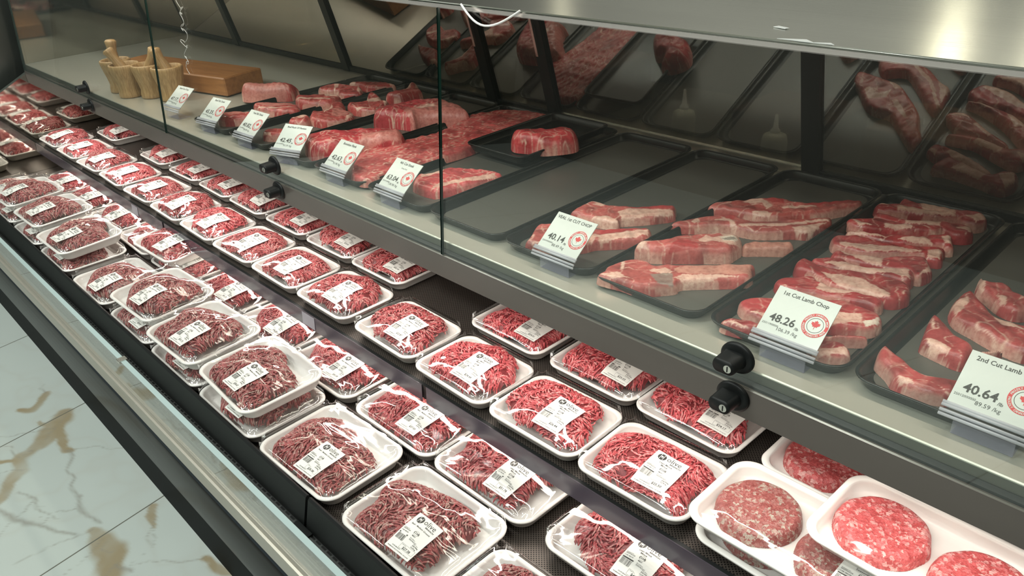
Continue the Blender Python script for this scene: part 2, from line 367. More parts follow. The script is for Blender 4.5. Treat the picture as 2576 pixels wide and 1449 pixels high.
# ------------------------------------------------------------------ the refrigerated case
case = empty('display_case', (0, 0, 0), 0, 'long two-level refrigerated meat counter with glass front, steel deck and black bumper', 'display case')
def part(name, mb, mats, parent=case, smooth=False): return fixnormals(mb.build(name, mats, parent, smooth))
b = MB(); b.prof([(.376, 0), (1.5, 0), (1.5, .05), (.40, .05), (.376, .12)][:2] + [(1.5, .05), (.376, .05)], XE, XR)
b.prof([(.376, .05), (.376, .135), (.40, .135), (.40, .05)], XE, XR); part('kick_base', b, M['gloss_black'])
b = MB(); P = [(.372, .135), (.368, .15), (.3675, .175), (.368, .195), (.3695, .212), (.372, .228), (.376, .242), (.381, .255), (.40, .255), (.40, .135)]
b.prof(P, XE, XR); part('bumper', b, M['bump_grey'], smooth=True)
b = MB(); b.prof([(.378, .255), (.378, .292), (.40, .292), (.40, .255)], XE, XR); part('bumper_gasket', b, M['navy'])
b = MB(); b.prof([(.371, .292), (.369, .330), (.373, .352), (.375, .355), (.389, .355), (.392, .292)], XE, XR)
b.prof([(.3672, .340), (.3672, .345), (.372, .346), (.372, .339)], XE, XR); part('glass_channel', b, M['beige_metal'])
b = MB(); b.prof([(.376, .350), (.376, .4395), (.3875, .4395), (.3875, .350)], XE + .01, XR)
o = part('front_glass', b, [M['pane'], M['glass_edge']]);
for p in o.data.polygons:
    if p.normal.z > .9: p.material_index = 1
b = MB(); b.box(-1.808, -1.79, .371, .392, .4335, .4425, 0, .001); part('glass_clip', b, M['key'])
b = MB(); b.prof([(.389, .372), (.4235, .372), (.4235, .366), (.389, .366)], XE, XR); part('air_grille', b, M['slots'])
b = MB(); b.prof([(.389, .292), (.389, .366), (.393, .366), (.393, .292)], XE, XR); b.prof([(.4235, .36), (.4235, .375), (.4385, .432), (.4425, .436), (.4465, .434), (.4465, .36)], XE, -1.07)
b.prof([(.4235, .36), (.4235, .375), (.4385, .432), (.4425, .436), (.4465, .434), (.4465, .36)], -1.062, XR)
b.box(-1.09, -1.04, .389, .4235, .372, .376); part('well_front_wall', b, M['black'])
b = MB(); b.box(XE, XR, .4465, 1.3, .385, .395); part('well_floor', b, M['perf'])
b = MB(); b.box(XE, XR, 1.3, 1.32, .3, .81); part('inner_back_wall', b, M['black'])
b = MB(); b.box(XE, XR, .742, 1.3, .503, .510); part('shelf', b, M['perf'])
b = MB(); b.prof([(.736, .478), (.736, .512), (.742, .513), (.742, .474)], XE, XR); part('shelf_nose', b, M['black'])
for a, c in ((XE, -2.374), (-2.360, -1.094), (-1.080, .18), (.19, XR)):
    b = MB(); b.prof([(.7315, .4745), (.7345, .512), (.736, .512), (.733, .474)], a, c); part('ticket_strip', b, M['strip'])
M['slip'] = mat('grey_plastic_slip', (.36, .34, .38), .35)
for x, wd in ((-1.553, .055), (-2.62, .05)):
    b = MB(); b.prof([(.7305, .478), (.7335, .509), (.7340, .509), (.731, .478)], x, x + wd); part('shelf_slip', b, M['slip'])
# deck, nose, fascia
b = MB(); b.prof([(.796, .817), (.796, .8185), (.7975, .820), (1.49, .820), (1.49, .812), (.803, .812), (.803, .817)], XE, XR); part('steel_deck', b, M['deck_steel'])
b = MB(); b.prof([(.7962, .803), (.7962, .817), (.803, .817), (.803, .803)], XE, XR); part('deck_lip', b, M['lip'])
b = MB(); b.prof([(.7895, .785), (.7895, .800), (.795, .8035), (.803, .8035), (.803, .785)], XE, XR); part('deck_gasket', b, M['black'])
b = MB(); b.prof([(.7845, .749), (.7845, .7950), (.7865, .7965), (.789, .7965), (.789, .753), (.93, .753), (.93, .749)], XE, XR); part('fascia', b, M['fascia'])
b = MB(); b.box(XE, XR, .93, 1.3, .749, .753); part('deck_underside', b, M['wall_light'])
b = MB(); b.box(-3.6, XR - .1, .835, .855, .7425, .749); part('led_housing', b, M['foam'])
# canopy
b = MB(); b.prof([(.8335, 1.2215), (.8335, 1.2275), (.8350, 1.229), (1.42, 1.229), (1.42, 1.224), (.842, 1.224), (.842, 1.2215)], XE, XR); part('canopy_shelf', b, M['steel'])
b = MB(); b.box(XE, XR, .8325, .8337, 1.2205, 1.2255); part('canopy_trim', b, mat('trim_polished', (.80, .74, .70), .2, .7))
# sloping rear doors
def rp(z): return 1.48 - .24 * (z - .82)
def rear_bar(b, x0, x1, z0, z1, d0, d1, m=0):
    V = []
    for z in (z0, z1):
        for d in (d0, d1):
            for x in (x0, x1): V.append((x, rp(z) - d, z))
    b.add(V, [(0, 1, 3, 2), (4, 5, 7, 6), (0, 1, 5, 4), (1, 3, 7, 5), (3, 2, 6, 7), (2, 0, 4, 6)], m)
doors = [(XE + .01, -3.20), (-3.165, -2.40), (-2.365, -1.66), (-1.625, -1.425), (-1.39, -.7135), (-.677, .0), (.035, XR)]
for a, c in doors:
    dr = empty('rear_door', (0, 0, 0)); dr.parent = case
    b = MB(); rear_bar(b, a, c, .835, 1.22, 0, .004); part('door_glass', b, M['rear'], dr)
    b = MB(); rear_bar(b, a, c, .822, .838, -.004, .010); part('door_rail', b, M['key'] if a > -1.5 and a < -1.3 else M['black'], dr)
for a, c in ((-3.20, -3.165), (-2.40, -2.365), (-1.66, -1.625), (-1.425, -1.39), (-.7135, -.677), (.0, .035)):
    b = MB(); rear_bar(b, a, c, .822, 1.222, -.012, .014); part('door_stile', b, M['black'])
for x in (-1.655, -1.42):
    b = MB(); rear_bar(b, x + .004, x + .012, .99, 1.12, .014, .022); part('door_handle', b, M['key'])
# end panel with a mirror face
b = MB(); Pz = [(.376, 0), (1.5, 0), (1.5, 1.26), (.835, 1.26), (.795, .80), (.80, .79), (.376, .585)]
V = [(XE - .002, y, z) for y, z in Pz]; b.add(V, [tuple(range(7))], 0)
V2 = [(XE - .03, y, z) for y, z in Pz]; b.V += V2; b.F += [tuple(range(7, 14))[::-1]] + [(i, 7 + i, 7 + (i + 1) % 7, (i + 1) % 7) for i in range(7)]; b.M += [1] * 8
part('end_panel', b, [M['mirror'], M['wall_steel']])
# glass panes leaning back 6 degrees, with a lock pair on each
def gy(z): return .788 + .105 * (z - .797)
def lens_disc(mb, c, nrm, rx, rz, h, m=0, n=28):
    pass
for a, c, lx in ((XE + .004, -2.2775, -2.905), (-2.2745, -1.0475, -1.645), (-1.0445, .19, -.438), (.193, XR, None)):
    g = empty('glass_pane', (0, 0, 0)); g.parent = case
    V = []
    for z in (.797, 1.2205):
        for d in (0, -.005):
            for x in (a, c): V.append((x, gy(z) + d, z))
    b = MB(); b.add(V, [(0, 1, 3, 2), (4, 5, 7, 6), (0, 1, 5, 4), (3, 2, 6, 7)], 0); b.add(V, [(1, 3, 7, 5), (2, 0, 4, 6)], 1)
    # the merged duplicates keep the edge faces separate
    fixnormals(b.build('pane', [M['pane'], M['green_edge']], g))
    if lx is None: continue
    for (ly, lz, up_) in ((gy(.837) - .005, .837, 1), (.7845, .777, 0)):
        b = MB(); n = 32; rings = [(.000, 1.0), (.0025, 1.0), (.0045, .93), (.0055, .80)]
        V = []; F = []
        for d, s in rings:
            for k in range(n): q = 2 * math.pi * k / n; V.append((lx + .0245 * s * math.cos(q), ly - d, lz + .0225 * s * math.sin(q)))
        for i in range(3):
            for k in range(n): F.append((i * n + k, i * n + (k + 1) % n, (i + 1) * n + (k + 1) % n, (i + 1) * n + k))
        F.append(tuple(range(3 * n, 4 * n))); b.add(V, F)
        # stadium shaped body sticking out
        V = []; F = []; prof = [(.004, 1.12), (.008, 1.0), (.028, .97), (.031, .90)]
        for d, s in prof:
            for k in range(n):
                q = 2 * math.pi * k / n; cx = .0085 if math.cos(q) > 0 else -.0085
                V.append((lx - .003 + (cx + .0085 * math.cos(q)) * s, ly - d, lz - .001 + .0105 * math.sin(q) * s))
        for i in range(3):
            for k in range(n): F.append((i * n + k, i * n + (k + 1) % n, (i + 1) * n + (k + 1) % n, (i + 1) * n + k))
        F.append(tuple(range(3 * n, 4 * n))); b.add(V, F)
        lk = fixnormals(b.build('lock', M['black'], g, True))
        b = MB(); b.tube([(lx + .004, ly - .029, lz - .001), (lx + .004, ly - .0322, lz - .001)], .0055, 20); b.box(lx + .0032, lx + .0048, ly - .0326, ly - .0318, lz - .005, lz + .003, 1)
        fixnormals(b.build('key_cylinder', [M['key'], M['black']], lk))
b = MB(); b.tube([(-.984 + .13 * t, .826 - .012 * math.sin(math.pi * t), 1.2305 - .0245 * math.sin(math.pi * t)) for t in [i / 14 for i in range(15)]], .0017, 8)
tag(b.build('cord_loop', mat('white_cord', (.82, .80, .78), .35), None, True), 'thin white cord sagging in a loop from the front edge of the steel canopy', 'cord')

# end column and the handwriting on the glass
b = MB(); b.box(-4.6, -3.80, .62, 1.0, 0, 2.6, 0, .01); tag(part('steel_column', b, M['wall_steel'], None), 'grey steel column standing past the mirrored end of the case', 'column')
rsq = random.Random(3); P = []
for i in range(150):
    t = i / 149; z = 1.185 - .19 * t; P.append((-2.045 + .020 * math.sin(t * 38) * (.5 + .5 * math.sin(t * 11 + 1)) + .007 * math.sin(t * 97) - .012 * t, gy(z) - .0056, z + .007 * math.cos(t * 61) + .005 * math.sin(t * 29)))
b = MB(); b.tube(P, .0005, 5); b.build('handwriting', mat('white_marker', (.55, .55, .52), .6), bpy.data.objects['glass_pane.001'], True)

for nm, P, l in (('paper_scrap', [(-.492, .893), (-.474, .888), (-.472, .894), (-.489, .900)], 'small white paper scrap lying on the steel canopy'),
                 ('torn_tape', [(-.455, .836), (-.425, .846), (-.412, .836), (-.395, .842), (-.388, .8355), (-.42, .834)], 'torn strip of clear tape stuck at the canopy front edge')):
    V = [(x, y, 1.2296) for x, y in P] + [(x, y, 1.2302) for x, y in P]; n = len(P)
    o = mk(nm, V, [tuple(range(n))[::-1], tuple(range(n, 2 * n))] + [(i, (i + 1) % n, n + (i + 1) % n, n + i) for i in range(n)], M['card'], None, False); tag(o, l, 'paper scrap' if 'paper' in nm else 'tape')

# ------------------------------------------------------------------ text and marks
_tc = {}
def text(s, size, bold=0.0, align='LEFT', sx=1.0):
    k = (s, bold)
    if k not in _tc:
        cu = bpy.data.curves.new('t', 'FONT'); cu.body = s; cu.size = 1; cu.resolution_u = 2; cu.offset = bold
        o = bpy.data.objects.new('t', cu); me = bpy.data.meshes.new_from_object(o)
        V = np.array([v.co[:2] for v in me.vertices]) if len(me.vertices) else np.zeros((0, 2)); F = [tuple(p.vertices) for p in me.polygons]
        bpy.data.objects.remove(o); bpy.data.curves.remove(cu); bpy.data.meshes.remove(me)
        _tc[k] = (V, F)
    V, F = _tc[k]
    V = V * np.array([size * sx, size])
    if len(V):
        w = V[:, 0].max()
        if align == 'CENTER': V = V - np.array([w / 2, 0])
        if align == 'RIGHT': V = V - np.array([w, 0])
    return V, F
class Art:
    """flat 2-d artwork: list of pieces with a material slot and a layer"""
    def __init__(s): s.V = []; s.F = []; s.M = []; s.Lr = []
    def add(s, V, F, m, layer=1):
        b = len(s.V); s.V += [tuple(v) for v in V]; s.F += [tuple(b + i for i in f) for f in F]; s.M += [m] * len(F); s.Lr += [layer] * len(V)
    def rect(s, x0, x1, y0, y1, m, layer=1): s.add([(x0, y0), (x1, y0), (x1, y1), (x0, y1)], [(0, 1, 2, 3)], m, layer)
    def grid(s, x0, x1, y0, y1, nx, ny, m, layer=0):
        V = [(x0 + (x1 - x0) * i / nx, y0 + (y1 - y0) * j / ny) for j in range(ny + 1) for i in range(nx + 1)]
        s.add(V, [(j * (nx + 1) + i, j * (nx + 1) + i + 1, (j + 1) * (nx + 1) + i + 1, (j + 1) * (nx + 1) + i) for j in range(ny) for i in range(nx)], m, layer)
    def t(s, txt, x, y, size, m=1, bold=0, align='LEFT', sx=1.0, layer=1):
        V, F = text(txt, size, bold, align, sx)
        if len(V): s.add(V + np.array([x, y]), F, m, layer)
    def disc(s, x, y, r, m, r0=0, n=32, layer=1, sy=1.0):
        if r0 == 0: s.add([(x + r * math.cos(6.28319 * k / n), y + sy * r * math.sin(6.28319 * k / n)) for k in range(n)], [tuple(range(n))], m, layer)
        else:
            V = [(x + q * math.cos(6.28319 * k / n), y + sy * q * math.sin(6.28319 * k / n)) for q in (r0, r) for k in range(n)]
            s.add(V, [(k, (k + 1) % n, n + (k + 1) % n, n + k) for k in range(n)], m, layer)
    def arc(s, txt, x, y, r, size, a0, a1, m, flip=False, bold=0, layer=2):
        n = len(txt)
        for i, ch in enumerate(txt):
            if ch == ' ': continue
            a = a0 + (a1 - a0) * (i + .5) / n; V, F = text(ch, size, bold, 'CENTER')
            if not len(V): continue
            V = V - np.array([0, size * .35]); th = a - math.pi / 2 if not flip else a + math.pi / 2
            c, q = math.cos(th), math.sin(th); W = np.stack([V[:, 0] * c - V[:, 1] * q, V[:, 0] * q + V[:, 1] * c], 1) + np.array([x + r * math.cos(a), y + r * math.sin(a)])
            s.add(W, F, m, layer)
LEAF = [(0, 1), (.15, .72), (.33, .81), (.24, .38), (.45, .60), (.50, .48), (.78, .53), (.68, .27), (.80, .20), (.37, -.16), (.42, -.32), (.05, -.25), (.04, -.75)]
LEAF = LEAF + [(-x, y) for x, y in LEAF[::-1][:-1]]

def price_label(kind, price, variant):
    A = Art(); A.grid(-.029, .029, -.040, .040, 10, 14, 0)
    A.disc(-.0150, .0290, .0072, 1, n=28)
    for x in (-.0178, -.0122): A.rect(x - .0004, x + .0004, .0235, .0345, 0, 2)
    A.disc(-.0150, .0296, .0019, 0, layer=2, n=8); A.rect(-.0153, -.0147, .0262, .0290, 0, 2)
    A.t('olive', -.0062, .0262, .0150, 1, 0, sx=.92); A.t('BRANCH', .0030, .0215, .0040, 1, .03, sx=1.2)
    if kind == 'lean': A.t('Lean Mince', -.001, .0158, .0050, 1, .012, 'CENTER'); A.t('Mince', -.001, .0108, .0050, 1, .012, 'CENTER')
    elif kind == 'burger': A.t('Cowboy Burgers', 0, .0158, .0054, 1, .008, 'CENTER'); A.t('Seasoning', 0, .0108, .0054, 1, .008, 'CENTER')
    else: A.t('Beef - Medium Ground', -.001, .0145, .0046, 1, .012, 'CENTER')
    A.disc(.002, .0045, .0056, 1, .0052, 24, sy=.8); A.t('COR', .002, .0030, .0052, 1, .02, 'CENTER'); A.t('MEAT', .002, -.0030, .0030, 1, .02, 'CENTER')
    A.t('Packaged On', -.0262, .0030, .0024); A.t('2025/NO/24', -.0262, .0002, .0032, 1, .01); A.t('11:08  082150', -.0262, -.0040, .0028, 1, .01)
    A.rect(-.0262, -.0065, -.0088, -.0066, 1)
    rs = random.Random(5); x = -.0255
    while x < -.0075:
        wd = rs.choice((.0003, .0005, .0008)); A.rect(x, x + wd, -.0200, -.0096, 1); x += wd + rs.choice((.0004, .0006, .0008))
    A.t('Best Before', -.0010, -.0074, .0024); A.t('2025/NO/27', -.0010, -.0106, .0032, 1, .01)
    A.t('Unit Price', .0120, -.0120, .0024); A.t('$38.99/kg', .0120, -.0152, .0032, 1, .015); A.t('0.678 kg', .0120, -.0190, .0032, 1, .015)
    for r in ((-.0050, .0262, -.0206, -.0203), (-.0050, .0262, -.0302, -.0299), (-.0050, -.0047, -.0302, -.0203), (.0259, .0262, -.0302, -.0203)): A.rect(*r, 1)
    A.t('Total Price', -.0035, -.0228, .0022); A.t(price, .0105, -.0288, .0064, 1, .02, 'CENTER')
    A.t('OLIVE BRANCH', -.018, -.0330, .0028, 1, .01, 'LEFT'); A.t('PROMENADE CIRCLE THORNHILL, ON L4J 4P8', 0, -.0368, .0024, 1, .01, 'CENTER')
    return A

def price_card(title, price, kg, code, sub=None):
    A = Art(); W, H = .086, .075; A.grid(-W / 2, W / 2, 0, H, 4, 4, 0)
    A.t(title, -.002, H - .0105, .0080 if len(title) < 19 else .0068, 1, .016, 'CENTER')
    if sub: A.t(sub, -.002, H - .0205, .0045, 1, 0, 'CENTER')
    A.t(price, -.0165, .0240, .0158, 1, .022, 'CENTER', 1.02); A.t('/lb', .0030, .0215, .0058, 1, .012); A.t(kg, -.004, .0130, .0072, 1, 0, 'CENTER'); A.t(code, -.0405, .0170, .0042, 1, 0)
    cx, cy = .0252, .0372; A.disc(cx, cy, .0172, 2, .0130, 44); A.disc(cx, cy, .0107, 1, .0101, 40)
    A.arc('PROUDLY CANADIAN MADE ', cx, cy, .0150, .0034, 3.0, .05, 0, False, .02); A.arc('PROUDLY CANADIAN MADE ', cx, cy, .0150, .0034, 3.2, 6.2, 0, True, .02)
    L = [(cx + x * .0078, cy + y * .0078) for x, y in LEAF]
    c = (cx, cy + .001); A.add([c] + L, [(0, 1 + (i + 1) % len(L), 1 + i) for i in range(len(L))], 2, 1)
    return A
def art_mesh(name, A, f, mats, parent=None, link=True):
    V = [f(x, y, l) for (x, y), l in zip(A.V, A.Lr)]
    return mk(name, V, A.F, mats, parent, False, A.M, link=link)

# ------------------------------------------------------------------ price tags on the deck front
TAGS = [(-.160, '2nd Cut Lamb Chop', '40.64', '89.59 /kg', '25012000000', 0), (-.402, '1st Cut Lamb Chop', '48.26', '106.39 /kg', '25011900000', 0), (-.81, 'VEAL 1st CUT CHOP', '40.14', '88.49 /kg', '23019900000', 0),
        (-1.265, '4th Cut Steak', '63.04', '138.98 /kg', '25013100000', .0), (-1.47, 'Boneless Flank', '42.63', '93.98 /kg', '25013300000', .03), (-1.68, 'Beef Rack Of Flanken', '42.45', '93.59 /kg', '25013500000', +.30),
        (-1.885, 'Veal Rib Steak', '40.82', '89.99 /kg', '25013700000', .05), (-2.095, 'Beef Rib Steak', '45.35', '99.98 /kg', '25013900000', .12), (-2.325, 'Beef Cut Chop', '47.17', '103.99 /kg', '25014100000', .1)]
for i, (x, ti, pr, kg, co, rz) in enumerate(TAGS):
    t = empty('price_tag', (x, .845, .8205), rz, 'white price card reading %s in a clear acrylic stand on the steel deck edge' % pr, 'price tag', 'price cards along the deck edge')
    b = MB(); b.box(-.043, .043, -.0008, .0, 0, .0762)
    # card plane: leans back
    def f(u, v, l, off=.0): return (u, -.010 + v * .787 - (.0006 + l * .00018) * .613, .030 + v * .613 + (.0006 + l * .00018) * .787)
    V = [(x_, -.010 + v * .787 + d * .613, .030 + v * .613 - d * .787) for d in (0, .0006) for v in (0, .075) for x_ in (-.043, .043)]
    cb = MB(); cb.add(V, [(0, 1, 3, 2), (4, 5, 7, 6), (0, 1, 5, 4), (1, 3, 7, 5), (3, 2, 6, 7), (2, 0, 4, 6)], 0)
    A = price_card(ti, pr, kg, co, 'Grass Fed' if i == 3 else None)
    vv = [f(*v, l) for v, l in zip(A.V, A.Lr)]; cb.V += []; base = len(cb.V); cb.V += vv; cb.F += [tuple(base + q for q in ff) for ff in A.F]; cb.M += A.M
    cb.build('card', [M['card'], M['ink'], M['red']], t)
    g = MB()
    for k, (v, d) in enumerate(((.0005, -.0024), (.0040, -.0024), (-.0055, -.001), (-.0100, .001))):
        g.tube([(-.046, -.010 + v * .787 + d * .613, .030 + v * .613 - d * .787), (.046, -.010 + v * .787 + d * .613, .030 + v * .613 - d * .787)], .0020, 10)
    fixnormals(g.build('gripper', M['acrylic_tube'], t, True))
    s = MB(); s.box(-.030, .034, -.0145, -.0135, .001, .028, 0); s.box(-.030, .034, -.0135, .024, 0, .0009, 0); fixnormals(s.build('stand', M['acrylic'], t))

# ------------------------------------------------------------------ foam trays, mince, film, labels
def rrect(L, W, r, n):
    """n points around a rounded rectangle"""
    P = []; k = n // 4; hx, hy = L / 2, W / 2; r = min(r, hx, hy)
    for (cx, cy, a0) in ((hx - r, hy - r, 0), (-hx + r, hy - r, 90), (-hx + r, -hy + r, 180), (hx - r, -hy + r, 270)):
        for i in range(k): a = R(a0 + 90 * i / (k - 1)); P.append((cx + r * math.cos(a), cy + r * math.sin(a)))
    return P
def tray_mesh(name, L, W, h, r, wall, m, rim=.006, n=56, closed=True):
    """lofted tray: floor, sloped walls, rolled rim, outside"""
    prof = [(wall + .012, .0035), (wall + .003, .0045), (wall * .72, h * .28), (rim + .002, h * .86), (rim, h * .97), (rim * .6, h), (rim * .2, h * .985), (0, h * .93), (.0006, h * .84), (rim * .7, h * .78), (wall * .75, h * .2), (wall + .001, .0008), (wall + .006, 0)]
    V = []; F = []
    for ins, z in prof:
        for x, y in rrect(L - 2 * ins, W - 2 * ins, max(r - ins * .6, .004), n): V.append((x, y, z))
    for i in range(len(prof) - 1):
        for k in range(n): F.append((i * n + k, i * n + (k + 1) % n, (i + 1) * n + (k + 1) % n, (i + 1) * n + k))
    F.append(tuple(range(n))); F.append(tuple(range((len(prof) - 1) * n, len(prof) * n))[::-1])
    me = mk(name, V, F, m, link=False, smooth=True)
    import bmesh
    bm = bmesh.new(); bm.from_mesh(me); bmesh.ops.recalc_face_normals(bm, faces=bm.faces); bm.to_mesh(me); bm.free()
    return me
def nz(seed, k=3, f=1.0):
    r = np.random.RandomState(seed); p = [(r.rand() * 6.28, r.rand() * 6.28, f * (.6 + r.rand() * .9), r.rand() + .3) for _ in range(k * 2)]
    return lambda x, y: sum(a * np.sin(q * (x * math.cos(t) + y * math.sin(t)) + s) for t, s, q, a in p) / sum(a for *_, a in p) * 1.6
class Mound:
    def __init__(s, L, W, h, top, seed, off=(0, 0), fill=(.405, .40)):
        s.a, s.b = L * fill[0], W * fill[1]; s.top = top; s.h = h; s.n1 = nz(seed, 3, 45); s.n2 = nz(seed + 50, 3, 90); s.off = off; s.seed = seed; s.L, s.W = L, W
        r = np.random.RandomState(seed); s.ph = r.rand(4) * 6.28; s.am = (.03 + .05 * r.rand(4))
    def rho(s, x, y):
        x = np.asarray(x, float) - s.off[0]; y = np.asarray(y, float) - s.off[1]; t = np.arctan2(y / s.b, x / s.a)
        q = 1 + sum(a * np.sin((i + 2) * t + p) for i, (a, p) in enumerate(zip(s.am, s.ph)))
        return (np.abs(x / s.a) ** 3.1 + np.abs(y / s.b) ** 3.1) ** (1 / 3.1) / q
    def z(s, x, y):
        q = np.clip(s.rho(x, y), 0, 1); e = .005 + (s.top - .005) * np.sqrt(np.clip(1 - q ** 3.6, 0, 1)) ** .9
        ex = np.maximum(np.abs(x) - (s.L / 2 - .017), np.abs(y) - (s.W / 2 - .017)); wall = .0055 + np.clip(ex, 0, .012) / .010 * s.h
        return np.maximum(wall, e * (1 + .055 * s.n1(x, y)) + .0015 * s.n2(x, y) * (q < .95))
LEAN = np.array([.50, .088, .098]); FAT = np.array([.78, .40, .38])
def mince_mesh(name, md, coarse, seed, fatp=.20):
    rs = np.random.RandomState(seed); V = []; F = []; Cc = []
    # filler under the strands, its darker colour paints shade into the crevices
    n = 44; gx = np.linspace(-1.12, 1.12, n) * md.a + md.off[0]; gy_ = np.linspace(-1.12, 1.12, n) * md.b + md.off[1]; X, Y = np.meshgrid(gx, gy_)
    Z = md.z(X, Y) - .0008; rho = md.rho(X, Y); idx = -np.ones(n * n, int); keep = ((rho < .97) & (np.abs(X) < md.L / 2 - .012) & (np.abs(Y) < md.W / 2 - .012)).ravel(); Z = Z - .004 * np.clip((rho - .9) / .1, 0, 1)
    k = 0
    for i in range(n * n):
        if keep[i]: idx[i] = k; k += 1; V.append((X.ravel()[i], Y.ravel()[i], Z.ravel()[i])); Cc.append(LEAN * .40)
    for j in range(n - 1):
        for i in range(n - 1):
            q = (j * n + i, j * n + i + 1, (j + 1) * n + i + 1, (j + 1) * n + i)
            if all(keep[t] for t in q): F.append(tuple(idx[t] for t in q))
    r0 = .00155 if coarse else .0013
    cnt = int(md.a * md.b * 3.3 / (r0 * 2 * .0165) * 2.1)
    A = nz(seed + 9, 3, 42); B_ = nz(seed + 19, 3, 65); ang0 = rs.rand() * 6.28
    for wv in range(cnt):
        while True:
            x = (rs.rand() * 2 - 1) * 1.05 * md.a + md.off[0]; y = (rs.rand() * 2 - 1) * 1.05 * md.b + md.off[1]
            q_ = md.rho(x, y)
            if q_ < .99 and (rs.rand() < .45 + .55 * q_ ** 3): break
        steps = rs.randint(3, 10); P = []; sg = 1 if rs.rand() < .5 else -1; r = r0 * (.8 + .4 * rs.rand()); lift = rs.rand() * .0013; jit = rs.randn() * .40
        for t in range(steps):
            if md.rho(x, y) > .985 or abs(x) > md.L / 2 - .0105 or abs(y) > md.W / 2 - .0105: break
            P.append((x, y, float(md.z(x, y)) + lift + r * .2 - (r * 1.2 if t in (0, steps - 1) else 0)))
            th = ang0 + 2.6 * float(A(x, y)) + .9 * float(B_(x, y)) + jit; x += sg * .0027 * math.cos(th); y += sg * .0027 * math.sin(th)
        if len(P) < 3: continue
        P = np.array(P); T = np.gradient(P, axis=0); T /= np.linalg.norm(T, axis=1)[:, None] + 1e-9
        S = np.stack([-T[:, 1], T[:, 0], T[:, 0] * 0], 1); S /= np.linalg.norm(S, axis=1)[:, None] + 1e-9; U = np.cross(T, S)
        b = len(V); m = 5; tone = .80 + .38 * rs.rand(); fat = rs.rand() < fatp
        for i in range(len(P)):
            rr = r * (.55 if i in (0, len(P) - 1) else 1) * (1 + .18 * math.sin(i * 2.1 + wv)); f_ = min(.9, (.7 if fat else 0) * (1 if rs.rand() < .6 else .3) + (.6 if rs.rand() < .16 else 0))
            c = LEAN * tone * (.75 + .5 * rs.rand()) * (1 - f_) + FAT * f_
            for q in range(m):
                a = 6.28319 * q / m; V.append(tuple(P[i] + S[i] * rr * math.cos(a) + U[i] * rr * math.sin(a))); Cc.append(c)
        for i in range(len(P) - 1):
            for q in range(m): F.append((b + i * m + q, b + i * m + (q + 1) % m, b + (i + 1) * m + (q + 1) % m, b + (i + 1) * m + q))
        F.append(tuple(b + q for q in range(m))); F.append(tuple(b + (len(P) - 1) * m + q for q in range(m)))
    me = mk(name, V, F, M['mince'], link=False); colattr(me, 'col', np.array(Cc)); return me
class Film:
    def __init__(s, L, W, h, r, top, seed=0):
        nx, ny = 53, 41; s.L, s.W = L, W; gx = np.linspace(-L / 2, L / 2, nx); gy_ = np.linspace(-W / 2, W / 2, ny); X, Y = np.meshgrid(gx, gy_)
        hx, hy = L / 2 - r, W / 2 - r; dx = np.abs(X) - hx; dy = np.abs(Y) - hy; cor = (dx > 0) & (dy > 0); d = np.hypot(np.maximum(dx, 0), np.maximum(dy, 0))
        k = np.where(cor & (d > r), r / np.maximum(d, 1e-6), 1); X2 = np.where(cor, np.sign(X) * (hx + dx * k), X); Y2 = np.where(cor, np.sign(Y) * (hy + dy * k), Y)
        s.X, s.Y = X2, Y2; ob_ = top(X2, Y2) + .0040; Z = np.maximum(ob_, h + .0004); edge = np.zeros_like(Z, bool); edge[0] = edge[-1] = True; edge[:, 0] = edge[:, -1] = True; edge |= cor & (d > r)
        Z[edge] = h + .0004
        for _ in range(260):
            A_ = Z.copy(); A_[1:-1, 1:-1] = (Z[:-2, 1:-1] + Z[2:, 1:-1] + Z[1:-1, :-2] + Z[1:-1, 2:]) / 4; Z = np.maximum(A_, ob_); Z[edge] = h + .0004
        n = nz(seed + 3, 3, 120); s.Z = Z; s.gx, s.gy = gx, gy_; s.nx, s.ny = nx, ny; s.h = h; s.r = r
    def at(s, x, y):
        i = min(max((x + s.L / 2) / s.L * (s.nx - 1), 0), s.nx - 1.001); j = min(max((y + s.W / 2) / s.W * (s.ny - 1), 0), s.ny - 1.001); a, b = int(i), int(j); u, v = i - a, j - b; Z = s.Z
        return (Z[b, a] * (1 - u) + Z[b, a + 1] * u) * (1 - v) + (Z[b + 1, a] * (1 - u) + Z[b + 1, a + 1] * u) * v
    def mesh(s, name):
        V = list(zip(s.X.ravel(), s.Y.ravel(), s.Z.ravel())); nx = s.nx
        F = [(j * nx + i, j * nx + i + 1, (j + 1) * nx + i + 1, (j + 1) * nx + i) for j in range(s.ny - 1) for i in range(nx - 1)]
        return mk(name, V, F, M['film'], link=False)
SIZES = {'s': (.214, .160, .028, .030, .0145), 'l': (.256, .194, .031, .034, .016)}
tray_me = {k: tray_mesh('foam_tray', L, W, h, r, wl, M['foam'], .007) for k, (L, W, h, r, wl) in SIZES.items()}
VARS = []
for k in ('s', 'l'):
    L, W, h, r, wl = SIZES[k]
    for v in range(4):
        off = ((-.004, .0), (.002, -.004), (0, .002), (.004, 0))[v] if k == 's' else ((-.014, -.006), (-.006, -.012), (.0, -.004), (-.012, .004))[v]
        fill = ((.455, .455), (.465, .455), (.445, .45), (.465, .455))[v] if k == 's' else ((.41, .41), (.42, .425), (.395, .405), (.44, .44))[v]
        md = Mound(L, W, h, (.050, .047, .052, .046)[v] if k == 's' else (.053, .050, .055, .047)[v], 11 * v + (3 if k == 's' else 70), off, fill)
        fl = Film(L, W, h, r, md.z, v)
        VARS.append(dict(size=k, mince=mince_mesh('ground_beef', md, v % 2 == 0 or k == 'l', 5 + v + (20 if k == 'l' else 0)), film=fl, fme=fl.mesh('plastic_wrap')))
_lm = {}
